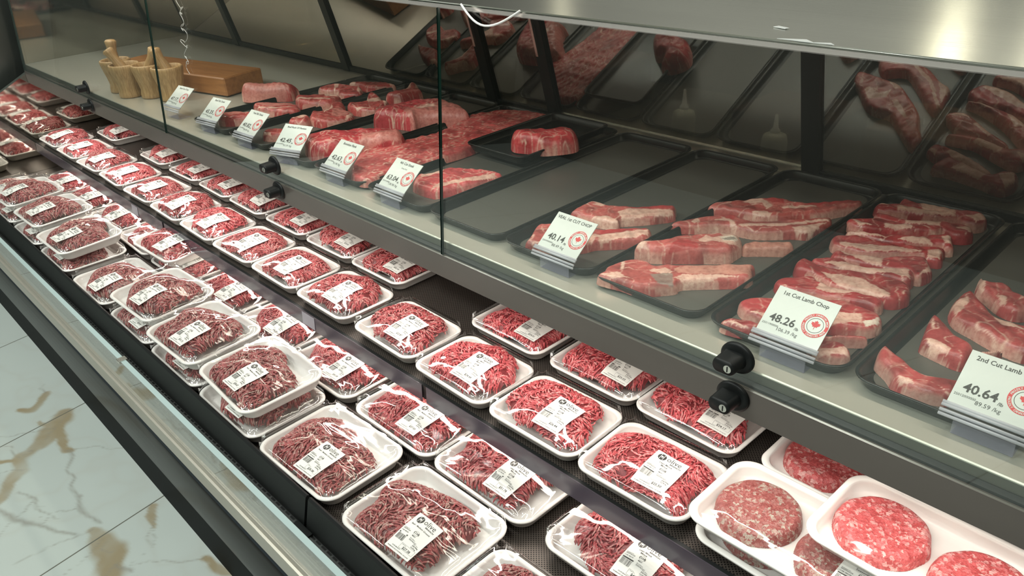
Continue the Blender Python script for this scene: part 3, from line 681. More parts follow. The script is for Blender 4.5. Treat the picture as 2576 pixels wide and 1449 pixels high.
def label_me(kind, price, vi, cx, cy, rot):
    key = (kind, price, vi, cx, cy)
    if key in _lm: return _lm[key]
    A = price_label(kind, price, vi); fl = VARS[vi]['film'] if isinstance(vi, int) else vi_film[vi]
    c, s_ = math.cos(rot), math.sin(rot)
    def f(u, v, l):
        x, y = cx + u * c - v * s_, cy + u * s_ + v * c
        return (x, y, fl.at(x, y) + .0006 + .00022 * l)
    _lm[key] = art_mesh('price_label', A, f, [M['paper'], M['ink']], link=False); return _lm[key]
vi_film = {}
LEANC = (1.08, 1.0, 1.0, 1); MEDC = (.72, 1.02, .92, 1); FARC = (.82, .92, .88, 1)
def mince_pack(x, y, z, vi, kind, price, color, label, group, rz=0.0, tilt=(0, 0), lab=(.030, -.022)):
    v = VARS[vi]; t = empty('ground_beef_pack', (x, y, z), rz, label, 'meat tray', group); t.rotation_euler = (tilt[0], tilt[1], rz)
    ob('foam_tray', tray_me[v['size']], t); m = ob('ground_beef', v['mince'], t); m.color = color
    ob('plastic_wrap', v['fme'], t)
    if lab: ob('price_label', label_me(kind, price, vi, lab[0], lab[1], 0.03), t)
    return t
ORD = ['first', 'second', 'third', 'fourth', 'fifth', 'sixth', 'seventh', 'eighth', 'ninth', 'tenth', 'eleventh', 'twelfth', 'thirteenth', 'fourteenth', 'fifteenth']
ZS = .5105; ZW = .3955
G1 = 'ground beef trays in the front row of the shelf'; G2 = 'ground beef trays in the back row of the shelf'; G3 = 'ground beef trays in the front row of the lower well'; G4 = 'ground beef trays in the back row of the lower well'
SF = [(-.697, '$25.50', 'lean', 1), (-.915, '$26.44', 'lean', 0), (-1.136, '$24.49', 'lean', 2), (-1.362, '$22.87', 'med', 0), (-1.605, '$24.21', 'med', 2), (-1.83, '$23.01', 'med', 1), (-2.05, '$21.90', 'med', 3), (-2.27, '$22.45', 'lean', 0),
      (-2.49, '$23.18', 'med', 2), (-2.715, '$24.02', 'med', 1), (-2.95, '$23.77', 'lean', 3), (-3.175, '$22.36', 'med', 0), (-3.405, '$24.60', 'lean', 1), (-3.63, '$23.35', 'med', 2)]
rs = random.Random(8)
for i, (x, pr, kd, vi) in enumerate(SF):
    lab_ = 'white mince tray%s, %s from the near end, front row of the shelf' % (' labelled ' + pr if i < 6 else '', ORD[i])
    mince_pack(x + .105, .745 + .079 + .003 * rs.uniform(-1, 1), ZS, vi, kd, pr, LEANC if kd == 'lean' else (.86, .94, .90, 1), lab_, G1, rs.uniform(-.03, .03))
SBk = [(-.722, '$24.17', 'lean', 0), (-.939, '$25.03', 'lean', 2), (-1.176, '$24.41', 'lean', 3), (-1.644, '$22.14', 'med', 1), (-1.865, '$25.03', 'med', 0), (-2.095, '$22.12', 'med', 3), (-2.33, '$22.50', 'med', 2), (-2.55, '$23.90', 'med', 1), (-2.785, '$21.65', 'med', 3), (-3.05, '$22.75', 'med', 0), (-3.51, '$24.90', 'lean', 2)]
for i, (x, pr, kd, vi) in enumerate(SBk):
    lab_ = 'white mince tray%s, %s from the near end, back row of the shelf' % (' labelled ' + pr if i < 4 else '', ORD[i])
    mince_pack(x + .105, .930 + .079, ZS, vi, kd, pr, (1.12, 1.0, 1.02, 1) if i < 3 else (.95, .95, .92, 1), lab_, G2, rs.uniform(-.03, .02), lab=(.052, -.020))
# lower well, front row: single trays and stacks of two
WF = [(-1.000, .455, '$27.38', 4, 0, 0.02), (-1.290, .452, '$35.00', 5, 0, .03), (-1.560, .448, '$31.20', 6, 1, .0), (-1.828, .448, '$30.12', 7, 1, 0), (-2.10, .448, '$29.95', 4, 1, 0), (-2.40, .448, '$31.05', 6, 0, 0), (-2.705, .448, '$30.80', 5, 1, 0), (-3.0, .448, '$29.40', 7, 1, 0), (-3.28, .448, '$31.50', 4, 1, .0), (-3.55, .448, '$30.10', 5, 0, .0)]
WT = {2: ('$30.67', -.05, .006, 5), 3: ('$32.10', .02, .0, 4), 4: ('$30.45', .03, .012, 6), 6: ('$31.84', .02, .0, 7), 7: ('$29.87', .02, .012, 4), 8: ('$30.33', .03, .006, 6)}
for i, (x, y, pr, vi, st, rz) in enumerate(WF):
    nm = 'mince tray%s, %s pile from the near end, front of the well' % (', bottom one' if st else (' labelled ' + pr if i < 2 else ' lying single'), ORD[i])
    mince_pack(x + .127, y + .097, ZW, vi, 'med', pr, MEDC, nm, G3, rz, lab=(.035, -.045))
    if st:
        pr2, rz2, dy, v2 = WT[i]
        mince_pack(x + .122, y + .103 + dy, ZW + .0545, v2, 'med', pr2, (.70, 1.04, .94, 1), 'mince tray on top of the %s pile from the near end, front of the well' % ORD[i], G3, rz2, (R(2.0), R(-1.0)), lab=(.028, -.040))
WB = [(-.700, .655, '$48.55', 6), (-.990, .652, '$51.78', 4), (-1.25, .650, '$37.03', 5), (-1.53, .650, '$43.58', 7), (-1.80, .655, '$42.20', 6), (-2.07, .655, '$41.75', 4), (-2.35, .655, '$42.66', 5), (-2.63, .655, '$40.90', 7), (-2.90, .655, '$43.12', 6), (-3.17, .655, '$42.05', 4), (-3.44, .655, '$41.30', 5)]
for i, (x, y, pr, vi) in enumerate(WB):
    nm = 'mince tray%s, %s from the near end, back row of the well' % (' labelled ' + pr if i in (1, 2) else '', ORD[i])
    mince_pack(x + .127, y + .100, ZW, vi, 'lean' if i < 2 else 'med', pr, (.86, .90, .88, 1) if i < 2 else (.88, .9, .88, 1), nm, G4, rs.uniform(-.02, .02), lab=(.040, -.040))
mince_pack(-2.285, .742, ZW + .053, 5, 'med', '$41.11', (.88, .9, .88, 1), 'mince tray resting on top of another tray, back row of the lower well', G4, .05, (R(3), 0), lab=(.040, -.045))

# ------------------------------------------------------------------ burger trays
def grid_poly(name, poly, thick, base, colf, m, step=.0022, edge=.010, rough_=.0012, seed=1, zf=None, pw=2.2, grow=0.0):
    """solid with the outline poly: steep rounded sides, bumpy top"""
    P = np.array(poly, float)
    # Catmull-Rom through the outline
    Q = []
    for i in range(len(P)):
        a, b_, c, d = P[i - 1], P[i], P[(i + 1) % len(P)], P[(i + 2) % len(P)]
        for t in np.arange(0, 1, .25): Q.append(.5 * ((2 * b_) + (-a + c) * t + (2 * a - 5 * b_ + 4 * c - d) * t * t + (-a + 3 * b_ - 3 * c + d) * t ** 3))
    Q = np.array(Q); x0, y0 = Q.min(0) - 2 * step - grow; x1, y1 = Q.max(0) + 2 * step + grow
    xs = np.arange(x0, x1, step); ys = np.arange(y0, y1, step); X, Y = np.meshgrid(xs, ys); nx = len(xs); ny = len(ys)
    def sdf(X, Y):
        D = np.full(X.shape, 1e9); wn = np.zeros(X.shape)
        for i in range(len(Q)):
            a, b_ = Q[i - 1], Q[i]; dx, dy = b_ - a; L2 = dx * dx + dy * dy + 1e-12; t = np.clip(((X - a[0]) * dx + (Y - a[1]) * dy) / L2, 0, 1)
            D = np.minimum(D, np.hypot(X - a[0] - t * dx, Y - a[1] - t * dy))
            ux, uy, vx, vy = a[0] - X, a[1] - Y, b_[0] - X, b_[1] - Y; wn += np.arctan2(ux * vy - uy * vx, ux * vx + uy * vy)
        return np.where(np.abs(wn) > 3.14159, D, -D)
    S = sdf(X, Y) + grow; gyy, gxx = np.gradient(S, step); gl = np.hypot(gxx, gyy) + 1e-9; out = (S < step * .5)
    S = np.where((S >= 0) & out, 0, S) if False else S
    k = np.where(out, np.clip(-S, 0, step * 1.5), 0); X2 = X + k * gxx / gl; Y2 = Y + k * gyy / gl
    e = np.clip(S / edge, 0, 1); prof = (1 - (1 - e) ** pw) ** .5
    n1 = nz(seed, 3, 70); n2 = nz(seed + 7, 4, 260)
    top = thick * (1 + .07 * n1(X, Y)) + (zf(X, Y) if zf else 0)
    Z = base + top * prof + rough_ * n2(X, Y) * prof
    Z = np.where(out, base, Z)
    col = colf(X2, Y2, np.maximum(S, 0), prof)
    cell = (S[:-1, :-1] > -step * 1.45) & (S[:-1, 1:] > -step * 1.45) & (S[1:, 1:] > -step * 1.45) & (S[1:, :-1] > -step * 1.45) & ((S[:-1, :-1] >= step * .5) | (S[:-1, 1:] >= step * .5) | (S[1:, 1:] >= step * .5) | (S[1:, :-1] >= step * .5))
    jj, ii = np.nonzero(cell); i0 = jj * nx + ii; F = np.stack([i0, i0 + 1, i0 + nx + 1, i0 + nx], 1); used, inv = np.unique(F, return_inverse=True); F = inv.reshape(-1, 4)
    V = np.stack([X2.ravel()[used], Y2.ravel()[used], Z.ravel()[used]], 1)
    me = mk(name, V, F, m, link=False); colattr(me, 'col', np.clip(col.reshape(-1, 3)[used], 0, 1)); return me
def patty_mat():
    m = meat_mat('burger_meat', .38, 300, (.72, .62, .62), (1.15, 1.35, 1.3), .3); nt = m.node_tree; b = nt.nodes['Principled BSDF']; src = b.inputs['Base Color'].links[0].from_socket
    vo = N(m, 'ShaderNodeTexVoronoi'); vo.inputs['Scale'].default_value = 190; vo.inputs['Randomness'].default_value = 1
    nn = N(m, 'ShaderNodeTexNoise'); nn.inputs['Scale'].default_value = 240; nn.inputs['Detail'].default_value = 3; nt.links.new(coords(m), nn.inputs['Vector'])
    vs = N(m, 'ShaderNodeVectorMath', operation='MULTIPLY_ADD'); vs.inputs[1].default_value = (.011, .011, .011); nt.links.new(nn.outputs['Color'], vs.inputs[0]); nt.links.new(coords(m), vs.inputs[2]); nt.links.new(vs.outputs[0], vo.inputs['Vector'])
    sp = N(m, 'ShaderNodeSeparateColor'); nt.links.new(vo.outputs['Color'], sp.inputs[0])
    f = ramp(m, sp.outputs[0], [(.0, (.80, .66, .66)), (.3, (1, 1, 1)), (.60, (1.06, 1.5, 1.5)), (.74, (1.2, 2.9, 2.7)), (.88, (1.3, 3.8, 3.5))])
    for n in nt.nodes:
        if n.type == 'VALTORGB' and n.outputs[0] == f: n.color_ramp.interpolation = 'CONSTANT'
    nt.links.new(mixc(m, src, f, .85, 'MULTIPLY'), b.inputs['Base Color'])
    bb = N(m, 'ShaderNodeBump'); bb.inputs['Strength'].default_value = .6; bb.inputs['Distance'].default_value = .002; nt.links.new(vo.outputs['Distance'], bb.inputs['Height']); nt.links.new(b.inputs['Normal'].links[0].from_socket, bb.inputs['Normal']); nt.links.new(bb.outputs[0], b.inputs['Normal'])
    return m
M['patty'] = patty_mat()
BL, BW, BH, BR = .290, .172, .026, .034
b_tray = tray_mesh('foam_tray', BL, BW, BH, BR, .018, M['foam'], .010)
circ = [(.0635 * math.cos(6.2832 * k / 18) * (1 + .02 * math.sin(3 * k)), .0635 * math.sin(6.2832 * k / 18)) for k in range(18)]
patty_me = grid_poly('beef_patty', circ, .020, .004, lambda x, y, d, p: np.tile(np.array([.56, .085, .08]), x.shape + (1,)) if False else np.ones(x.shape + (3,)) * np.array([.54, .105, .105]), M['patty'], .0018, .012, .0009, 5)
PX = ((-.068, .004), (.066, -.006))
def btop(x, y):
    z = np.zeros_like(x)
    for px, py in PX: d = np.hypot(x - px, y - py); z = np.maximum(z, np.where(d < .062, .0245, 0) - .02 * np.clip((d - .056) / .006, 0, 1))
    return np.maximum(z, .004)
b_film = Film(BL, BW, BH - .003, BR, lambda x, y: btop(x, y) + .004, 9); bf_me = b_film.mesh('plastic_wrap'); vi_film['burger'] = b_film
def burger_pack(x, y, z, rz, color, label, price, lab=True, tilt=(0, 0)):
    t = empty('burger_pack', (x, y, z), rz, label, 'meat tray', 'burger patty trays on the shelf'); t.rotation_euler = (tilt[0], tilt[1], rz)
    ob('foam_tray', b_tray, t)
    for px, py in PX: p = ob('beef_patty', patty_me, t, (px, py, 0)); p.color = color; p.rotation_euler = (0, 0, rs.uniform(0, 6))
    ob('plastic_wrap', bf_me, t)
    if lab: ob('price_label', label_me('burger', price, 'burger', .100, -.034, .0), t)
burger_pack(-.480 + .145, .944 + .086, ZS, .0, (1.0, 1, 1, 1), 'pink burger tray at the back of the shelf, partly under the steel nose', '$21.40', False)
burger_pack(-.470 + .145, .742 + .086, ZS, -.02, (.62, 1.0, .9, 1), 'brownish burger tray, bottom of the pile at the near end of the shelf', '$22.60')
burger_pack(-.485 + .145, .745 + .086, ZS + .030, .0, (.66, 1.05, .95, 1), 'brownish burger tray, middle of the pile at the near end of the shelf', '$22.95', True)
burger_pack(-.330 + .145, .795 + .086, ZS + .060, -.03, (1.1, 1.1, 1.12, 1), 'bright pink burger tray, top of the pile at the near end of the shelf', '$23.40', True)
# a small tray of mince in a clear film at the near end of the well
mince_pack(-.735 + .105, .40 + .135, ZW, 3, 'med', '$19.80', (.66, .9, .82, 1), 'small unlabelled mince tray at the near end of the lower well, front row', G3, .02, lab=None)

# ------------------------------------------------------------------ black trays and whole cuts on the deck
ZD = .8205
M['tray_black'] = mat('black_tray_plastic', (.010, .011, .011), .28, 0, **{'Specular IOR Level': .35})
M['liner'] = mat('grey_tray_liner', (.088, .084, .074), .36)  # sheet's grey also paints in the floor's reflection on the front glass
bt = tray_mesh('market_tray', .203, .612, .020, .030, .012, M['tray_black'], .004)
ln = mk('liner', [(x, y, .0052) for x, y in rrect(.168, .575, .028, 40)], [tuple(range(40))], M['liner'], link=False, smooth=False)
TN = ['second cut lamb ribs', 'first cut lamb chops', 'long-boned veal chops', 'two veal chops behind the 40.14 card', 'nothing but grey marbled liner', 'a short rib slab and a smaller tray', 'one long marbled beef strip', 'two thick beef roasts', 'veal chops and a bone-in rib', 'thick beef steaks']
bx = [-.215, -.425, -.635, -.845, -1.055, -1.265, -1.475, -1.685, -1.895, -2.105]
for i, x in enumerate(bx + [-.005]):
    t = empty('display_tray', (x, 1.142, ZD), (0, .004, -.004, .003, .0, .004, -.004, 0, .004, 0, 0)[i], 'black plastic tray holding ' + (TN[i] if i < 10 else 'nothing, last at the near end'), 'tray', 'long black trays side by side on the steel deck')
    ob('tray_body', bt, t); ob('liner', ln, t)
st = tray_mesh('inner_tray', .185, .300, .022, .02, .012, M['tray_black'], .005)
t = empty('small_tray', (-1.262, 1.262, ZD + .0205), 0, 'small black tray under the single chunk of beef on the deck', 'tray'); ob('tray_body', st, t)
MEAT = [
 ('veal_back',20,[(-925,1006),(-926,1050),(-920,1062),(-889,1064),(-871,1071),(-845,1087),(-794,1135),(-779,1122),(-773,1108),(-796,1073),(-812,1054),(-831,1031),(-828,1018),(-854,1004),(-873,1001),(-905,1001),(-920,997)],[('r',[(-873,1070),(-794,1135),(-779,1122),(-839,1079),(-855,1067)]),('f',[(-852,1051),(-839,1076),(-780,1117),(-773,1108),(-812,1054),(-831,1031)]),('f',[(-876,1002),(-855,1020),(-831,1022),(-824,1013),(-852,1001)]),('f',[(-926,1050),(-920,1062),(-889,1064),(-893,1049),(-922,1036)]),('r',[(-921,1041),(-917,1055),(-905,1051),(-911,1039)])]),
 ('veal_front',20,[(-904,871),(-922,901),(-929,917),(-923,928),(-889,940),(-846,967),(-828,975),(-767,1024),(-745,1001),(-757,976),(-795,937),(-805,925),(-812,906),(-836,881),(-869,862),(-892,850)],[('r',[(-829,971),(-767,1024),(-760,1018),(-814,956)]),('f',[(-815,949),(-758,1018),(-745,1001),(-797,934)]),('f',[(-813,907),(-822,922),(-819,948),(-807,951),(-806,921)])]),
 ('veal_d',20,[(-723,841),(-722,856),(-728,869),(-725,892),(-710,916),(-689,922),(-673,921),(-658,936),(-637,948),(-562,1017),(-550,1006),(-539,986),(-546,967),(-608,908),(-611,886),(-647,849),(-675,845),(-711,838)],[('b',[(-641,924),(-622,956),(-558,1013),(-538,986),(-578,951),(-626,919)]),('f',[(-702,869),(-718,891),(-714,896),(-699,875)]),('f',[(-717,843),(-699,861),(-678,856),(-694,842)]),('f',[(-667,902),(-654,919),(-636,917),(-635,902),(-662,896)]),('g',[(-657,887),(-633,913),(-611,886),(-632,871)]),('f',[(-624,901),(-618,922),(-551,969),(-607,907)])]),
 ('veal_c',30,[(-728,942),(-735,962),(-709,988),(-704,1010),(-689,1036),(-657,1068),(-627,1081),(-612,1076),(-604,1060),(-604,1044),(-606,1026),(-639,998),(-671,972),(-697,951),(-707,950)],[('f',[(-660,1026),(-663,1046),(-649,1073),(-617,1080),(-603,1061),(-611,1039),(-640,1031),(-657,1022)]),('w',[(-636,1048),(-634,1058),(-623,1066),(-612,1062),(-613,1051),(-626,1042)]),('g',[(-631,1049),(-631,1055),(-622,1061),(-615,1058),(-618,1050),(-626,1046)]),('r',[(-663,1046),(-646,1065),(-636,1057),(-650,1045)]),('f',[(-728,943),(-735,962),(-709,987),(-718,964),(-720,943)]),('r',[(-683,995),(-671,1011),(-656,1015),(-646,999),(-679,966)])]),
 ('veal_c_bone',20,[(-610,1078),(-603,1092),(-589,1103),(-555,1128),(-546,1124),(-543,1117),(-550,1106),(-585,1079),(-601,1066)],[('b',[(-618,1088),(-554,1140),(-534,1108),(-597,1056)])]),
 ('veal_b',20,[(-747,1081),(-730,1115),(-717,1134),(-712,1147),(-694,1168),(-676,1165),(-653,1160),(-631,1173),(-557,1255),(-545,1250),(-541,1240),(-549,1190),(-575,1172),(-615,1136),(-649,1126),(-660,1128),(-687,1111),(-724,1078),(-745,1066)],[('f',[(-698,1127),(-678,1143),(-653,1130),(-653,1118),(-674,1133),(-695,1123)]),('f',[(-655,1135),(-591,1184),(-549,1250),(-543,1245),(-593,1171),(-644,1133)]),('f',[(-578,1178),(-551,1225),(-544,1238),(-549,1190),(-569,1175)]),('r',[(-704,1150),(-693,1167),(-672,1158),(-670,1143),(-692,1142)]),('f',[(-723,1093),(-725,1113),(-717,1109),(-714,1092)])]),
 ('veal_a',20,[(-745,1179),(-736,1209),(-715,1231),(-679,1273),(-653,1286),(-632,1287),(-610,1301),(-551,1362),(-539,1357),(-538,1340),(-557,1307),(-574,1271),(-602,1239),(-637,1204),(-661,1193),(-713,1180),(-731,1174)],[('f',[(-703,1228),(-682,1259),(-665,1250),(-652,1239),(-649,1220),(-670,1239),(-696,1222)]),('f',[(-639,1249),(-596,1294),(-591,1287),(-629,1243)]),('r',[(-686,1264),(-653,1286),(-640,1263),(-660,1254)]),('f',[(-668,1198),(-646,1216),(-634,1212),(-638,1203),(-661,1193)]),('r',[(-622,1288),(-550,1359),(-539,1349),(-601,1286)]),('f',[(-725,1199),(-720,1216),(-717,1209),(-721,1199)])]),
 ('lamb_0',22,[(-488,1408),(-464,1408),(-430,1413),(-404,1417),(-382,1423),(-361,1425),(-350,1405),(-357,1384),(-376,1384),(-396,1399),(-445,1382),(-474,1377)],[('f',[(-457,1405),(-406,1415),(-396,1398),(-445,1382)]),('f',[(-380,1396),(-359,1425),(-350,1405),(-357,1384)])]),
 ('lamb_1',22,[(-514,1365),(-496,1377),(-478,1381),(-445,1383),(-399,1403),(-393,1395),(-422,1376),(-477,1355),(-505,1348)],[('f',[(-483,1367),(-466,1378),(-397,1404),(-393,1395),(-422,1376),(-477,1355)]),('f',[(-514,1365),(-496,1377),(-496,1366),(-509,1359)])]),
 ('lamb_2',22,[(-496,1325),(-466,1327),(-443,1329),(-397,1351),(-368,1361),(-355,1354),(-349,1336),(-366,1321),(-394,1329),(-444,1313),(-489,1313)],[('f',[(-451,1326),(-401,1345),(-395,1330),(-444,1313)]),('f',[(-375,1334),(-356,1357),(-349,1336)])]),
 ('lamb_3',22,[(-521,1269),(-501,1288),(-480,1304),(-443,1309),(-394,1330),(-399,1316),(-424,1301),(-463,1274),(-476,1265),(-497,1255),(-515,1260)],[('f',[(-521,1269),(-504,1268),(-478,1268),(-497,1255)]),('f',[(-468,1283),(-432,1307),(-428,1298),(-464,1274)])]),
 ('lamb_4',22,[(-501,1222),(-468,1234),(-417,1266),(-373,1305),(-361,1286),(-354,1271),(-361,1266),(-369,1273),(-407,1246),(-437,1232),(-472,1224)],[('f',[(-501,1222),(-467,1233),(-439,1236),(-472,1224)]),('f',[(-426,1241),(-401,1271),(-380,1265),(-407,1246)]),('f',[(-377,1290),(-366,1298),(-354,1271),(-368,1274)])]),
 ('lamb_5',19,[(-503,1176),(-508,1197),(-473,1220),(-433,1221),(-367,1255),(-360,1246),(-352,1219),(-368,1214),(-381,1224),(-414,1201),(-447,1177),(-488,1168)],[('f',[(-492,1176),(-428,1211),(-382,1227),(-414,1200),(-447,1176),(-488,1168)]),('f',[(-377,1231),(-361,1248),(-352,1219),(-368,1214)])]),
 ('lamb_6',19,[(-482,1145),(-453,1149),(-418,1167),(-374,1203),(-359,1189),(-347,1169),(-353,1142),(-369,1151),(-407,1144),(-445,1133),(-477,1129)],[('f',[(-482,1145),(-453,1149),(-418,1167),(-408,1143),(-446,1134)]),('f',[(-355,1160),(-354,1184),(-347,1169),(-353,1142)])]),
 ('lamb_7',19,[(-496,1100),(-465,1123),(-444,1115),(-409,1129),(-371,1152),(-359,1124),(-380,1116),(-418,1113),(-454,1096),(-482,1091)],[('f',[(-480,1094),(-445,1116),(-370,1150),(-359,1124),(-402,1115),(-453,1095)])]),
 ('lamb_8',19,[(-502,1055),(-508,1087),(-476,1083),(-420,1097),(-396,1107),(-357,1104),(-344,1082),(-343,1066),(-357,1048),(-389,1050),(-430,1042),(-474,1055)],[('f',[(-466,1063),(-419,1077),(-379,1065),(-362,1063),(-357,1048),(-430,1042)]),('f',[(-348,1068),(-346,1083),(-343,1066)])]),
 ('lamb_9',19,[(-503,1002),(-489,1024),(-469,1040),(-450,1029),(-421,1029),(-368,1040),(-361,1020),(-381,1017),(-421,1006),(-447,997),(-476,986),(-494,989)],[('f',[(-446,1002),(-449,1027),(-392,1038),(-407,1019)])]),
 ('lamb_10',19,[(-508,907),(-491,934),(-471,954),(-436,974),(-399,999),(-358,998),(-345,991),(-339,974),(-347,953),(-386,932),(-421,917),(-460,892),(-484,889)],[('f',[(-407,952),(-365,977),(-353,957),(-386,932)]),('f',[(-484,889),(-447,906),(-460,892)]),('w',[(-354,961),(-343,984),(-338,972),(-347,953)])]),
 ('lamb_11',19,[(-377,897),(-363,909),(-340,929),(-337,931),(-340,928),(-358,913),(-376,898)],[('f',[(-376,898),(-376,898),(-361,911),(-358,913)])]),
 ('lamb_12',19,[(-379,867),(-373,882),(-359,894),(-346,891),(-337,883),(-336,874),(-346,865),(-369,851)],[('f',[(-372,856),(-351,874),(-341,889),(-333,876),(-367,847)])]),
 ('lamb_13',19,[(-498,844),(-489,860),(-466,868),(-446,868),(-461,852),(-477,845)],[('f',[(-498,844),(-488,847),(-461,852),(-477,845)])]),
 ('second_0',22,[(-304,891),(-310,913),(-309,926),(-294,916),(-272,904),(-251,893),(-219,903),(-208,903),(-203,877),(-218,864),(-239,857),(-264,857),(-282,873),(-296,883)],[('f',[(-269,866),(-255,868),(-245,863),(-262,857)])]),
 ('second_1',22,[(-281,974),(-293,1028),(-294,1045),(-282,1037),(-253,1007),(-232,997),(-220,981),(-222,956),(-232,952),(-245,954),(-263,958),(-276,962)],[('f',[(-277,970),(-265,972),(-242,965),(-241,954),(-263,958)]),('f',[(-289,1018),(-290,1030),(-275,996),(-280,1000)])]),
 ('second_2',22,[(-285,1082),(-287,1126),(-278,1139),(-252,1110),(-222,1083),(-194,1084),(-168,1081),(-153,1036),(-176,1020),(-208,1025),(-241,1039),(-269,1052)],[('f',[(-285,1077),(-275,1111),(-266,1093),(-271,1055)]),('f',[(-232,1083),(-214,1077),(-186,1065),(-216,1061)]),('r',[(-284,1131),(-278,1139),(-256,1107),(-256,1091)])]),
 ('second_3',22,[(-284,1182),(-283,1191),(-271,1182),(-252,1193),(-228,1169),(-205,1171),(-185,1147),(-202,1132),(-217,1120),(-238,1126),(-261,1146),(-276,1157)],[('f',[(-284,1182),(-283,1191),(-275,1181),(-266,1151),(-276,1157)]),('f',[(-247,1144),(-237,1145),(-232,1127),(-240,1129)])]),
 ('second_4',22,[(-228,982),(-204,1003),(-197,1012),(-207,1004),(-224,987)],[('f',[(-212,997),(-204,1003),(-197,1012),(-208,1002)])]),
 ('M1',50,[(-2308,1046),(-2311,1069),(-2295,1093),(-2192,1163),(-2180,1160),(-2168,1143),(-2170,1125),(-2203,1098),(-2253,1056),(-2284,1040)],[('r',[(-2311,1067),(-2316,1105),(-2199,1173),(-2161,1144),(-2201,1130),(-2259,1093)]),('p',[(-2289,1036),(-2306,1065),(-2251,1096),(-2199,1128),(-2172,1122),(-2236,1047)])]),
 ('M2',24,[(-2165,1008),(-2151,1034),(-2106,1061),(-2060,1080),(-2021,1075),(-1995,1056),(-2010,1027),(-2089,996),(-2119,994)],[('p',[(-2157,1013),(-2055,1077),(-2030,1074),(-2108,1008)]),('f',[(-2119,994),(-2017,1065),(-2028,1039),(-2094,999)])]),
 ('M3',30,[(-2120,1120),(-2116,1135),(-2054,1179),(-2020,1199),(-1989,1192),(-1977,1146),(-2016,1109),(-2071,1097)],[('f',[(-2097,1107),(-1996,1160),(-1988,1154),(-2082,1101)]),('f',[(-2054,1176),(-2020,1199),(-1992,1190),(-2024,1162)])]),
 ('M4',24,[(-2155,1218),(-2168,1242),(-2160,1267),(-2124,1295),(-2059,1306),(-2020,1286),(-1998,1265),(-2017,1238),(-2054,1227),(-2086,1242),(-2127,1222)],[('f',[(-2146,1272),(-2132,1281),(-2103,1253),(-2094,1236)]),('f',[(-2056,1300),(-2020,1286),(-2000,1263),(-2029,1273)])]),
 ('M5',22,[(-2142,1321),(-2125,1340),(-2064,1377),(-2007,1392),(-1989,1382),(-2007,1359),(-2047,1327),(-2078,1328),(-2117,1326)],[('f',[(-2142,1321),(-2125,1340),(-2117,1326),(-2128,1318)]),('f',[(-2018,1385),(-2002,1392),(-1986,1379),(-2000,1374)])]),
 ('M6',26,[(-1928,1180),(-1902,1214),(-1963,1266),(-1966,1290),(-1928,1280),(-1868,1254),(-1836,1251),(-1819,1224),(-1817,1187),(-1858,1158),(-1908,1162)],[('f',[(-1902,1214),(-1963,1266),(-1903,1230),(-1896,1268),(-1836,1251),(-1819,1224),(-1851,1241),(-1880,1213)]),('f',[(-1916,1172),(-1863,1162),(-1822,1191),(-1858,1158)])]),
 ('M7',34,[(-1903,1289),(-1893,1315),(-1901,1356),(-1928,1393),(-1909,1409),(-1864,1380),(-1835,1367),(-1842,1330),(-1850,1299),(-1882,1284)],[('f',[(-1901,1356),(-1928,1393),(-1920,1399),(-1879,1357),(-1880,1304)]),('f',[(-1915,1406),(-1909,1409),(-1842,1369),(-1863,1367)])]),
 ('M8',24,[(-1931,1055),(-1949,1075),(-1923,1101),(-1970,1146),(-1976,1160),(-1946,1171),(-1883,1138),(-1829,1127),(-1803,1106),(-1806,1081),(-1825,1045),(-1853,1032),(-1896,1032)],[('f',[(-1885,1136),(-1829,1127),(-1803,1106),(-1806,1081),(-1822,1116)]),('p',[(-1909,1111),(-1890,1132),(-1830,1118),(-1817,1089),(-1856,1076)]),('f',[(-1962,1133),(-1970,1146),(-1912,1117),(-1892,1074),(-1920,1095)])]),
 ('M9',24,[(-1934,996),(-1936,1020),(-1926,1040),(-1904,1037),(-1884,1021),(-1877,1006),(-1894,985),(-1915,979)],[('f',[(-1927,1001),(-1924,1039),(-1906,1036),(-1905,1006)])]),
 ('M10',28,[(-2133,888),(-2123,925),(-2100,944),(-2053,958),(-2037,938),(-2048,912),(-2094,875),(-2118,876)],[('p',[(-2125,893),(-2121,924),(-2098,943),(-2055,956),(-2090,905)])]),
 ('M11',22,[(-1894,892),(-1900,906),(-1895,918),(-1856,937),(-1824,921),(-1849,891),(-1873,881)],[('f',[(-1881,884),(-1855,895),(-1849,891),(-1873,881)])]),
 ('R1',48,[(-1746,1139),(-1758,1170),(-1737,1238),(-1700,1297),(-1666,1311),(-1605,1305),(-1548,1294),(-1535,1277),(-1569,1237),(-1612,1186),(-1614,1164),(-1658,1153),(-1717,1121)],[('p',[(-1680,1191),(-1640,1264),(-1659,1309),(-1548,1294),(-1532,1274),(-1607,1159),(-1652,1168)]),('f',[(-1657,1207),(-1638,1254),(-1622,1248),(-1636,1200)])]),
 ('R2',46,[(-1693,897),(-1700,929),(-1669,984),(-1641,1025),(-1556,1070),(-1527,1071),(-1506,1048),(-1523,1012),(-1556,961),(-1595,885),(-1621,874),(-1662,882)],[('p',[(-1583,997),(-1524,1069),(-1506,1048),(-1553,959)]),('f',[(-1581,1042),(-1533,1076),(-1524,1069),(-1561,1042)])]),
 ('strip',20,[(-1450,864),(-1530,938),(-1551,985),(-1545,1038),(-1516,1127),(-1516,1165),(-1537,1243),(-1558,1331),(-1483,1419),(-1371,1420),(-1375,1355),(-1365,1263),(-1354,1125),(-1360,1052),(-1381,939),(-1371,864),(-1400,848)],[]),
 ('chunk',45,[(-1269,1181),(-1270,1200),(-1234,1243),(-1204,1245),(-1193,1276),(-1184,1282),(-1158,1278),(-1135,1254),(-1140,1226),(-1172,1185),(-1202,1178),(-1241,1164)],[]),
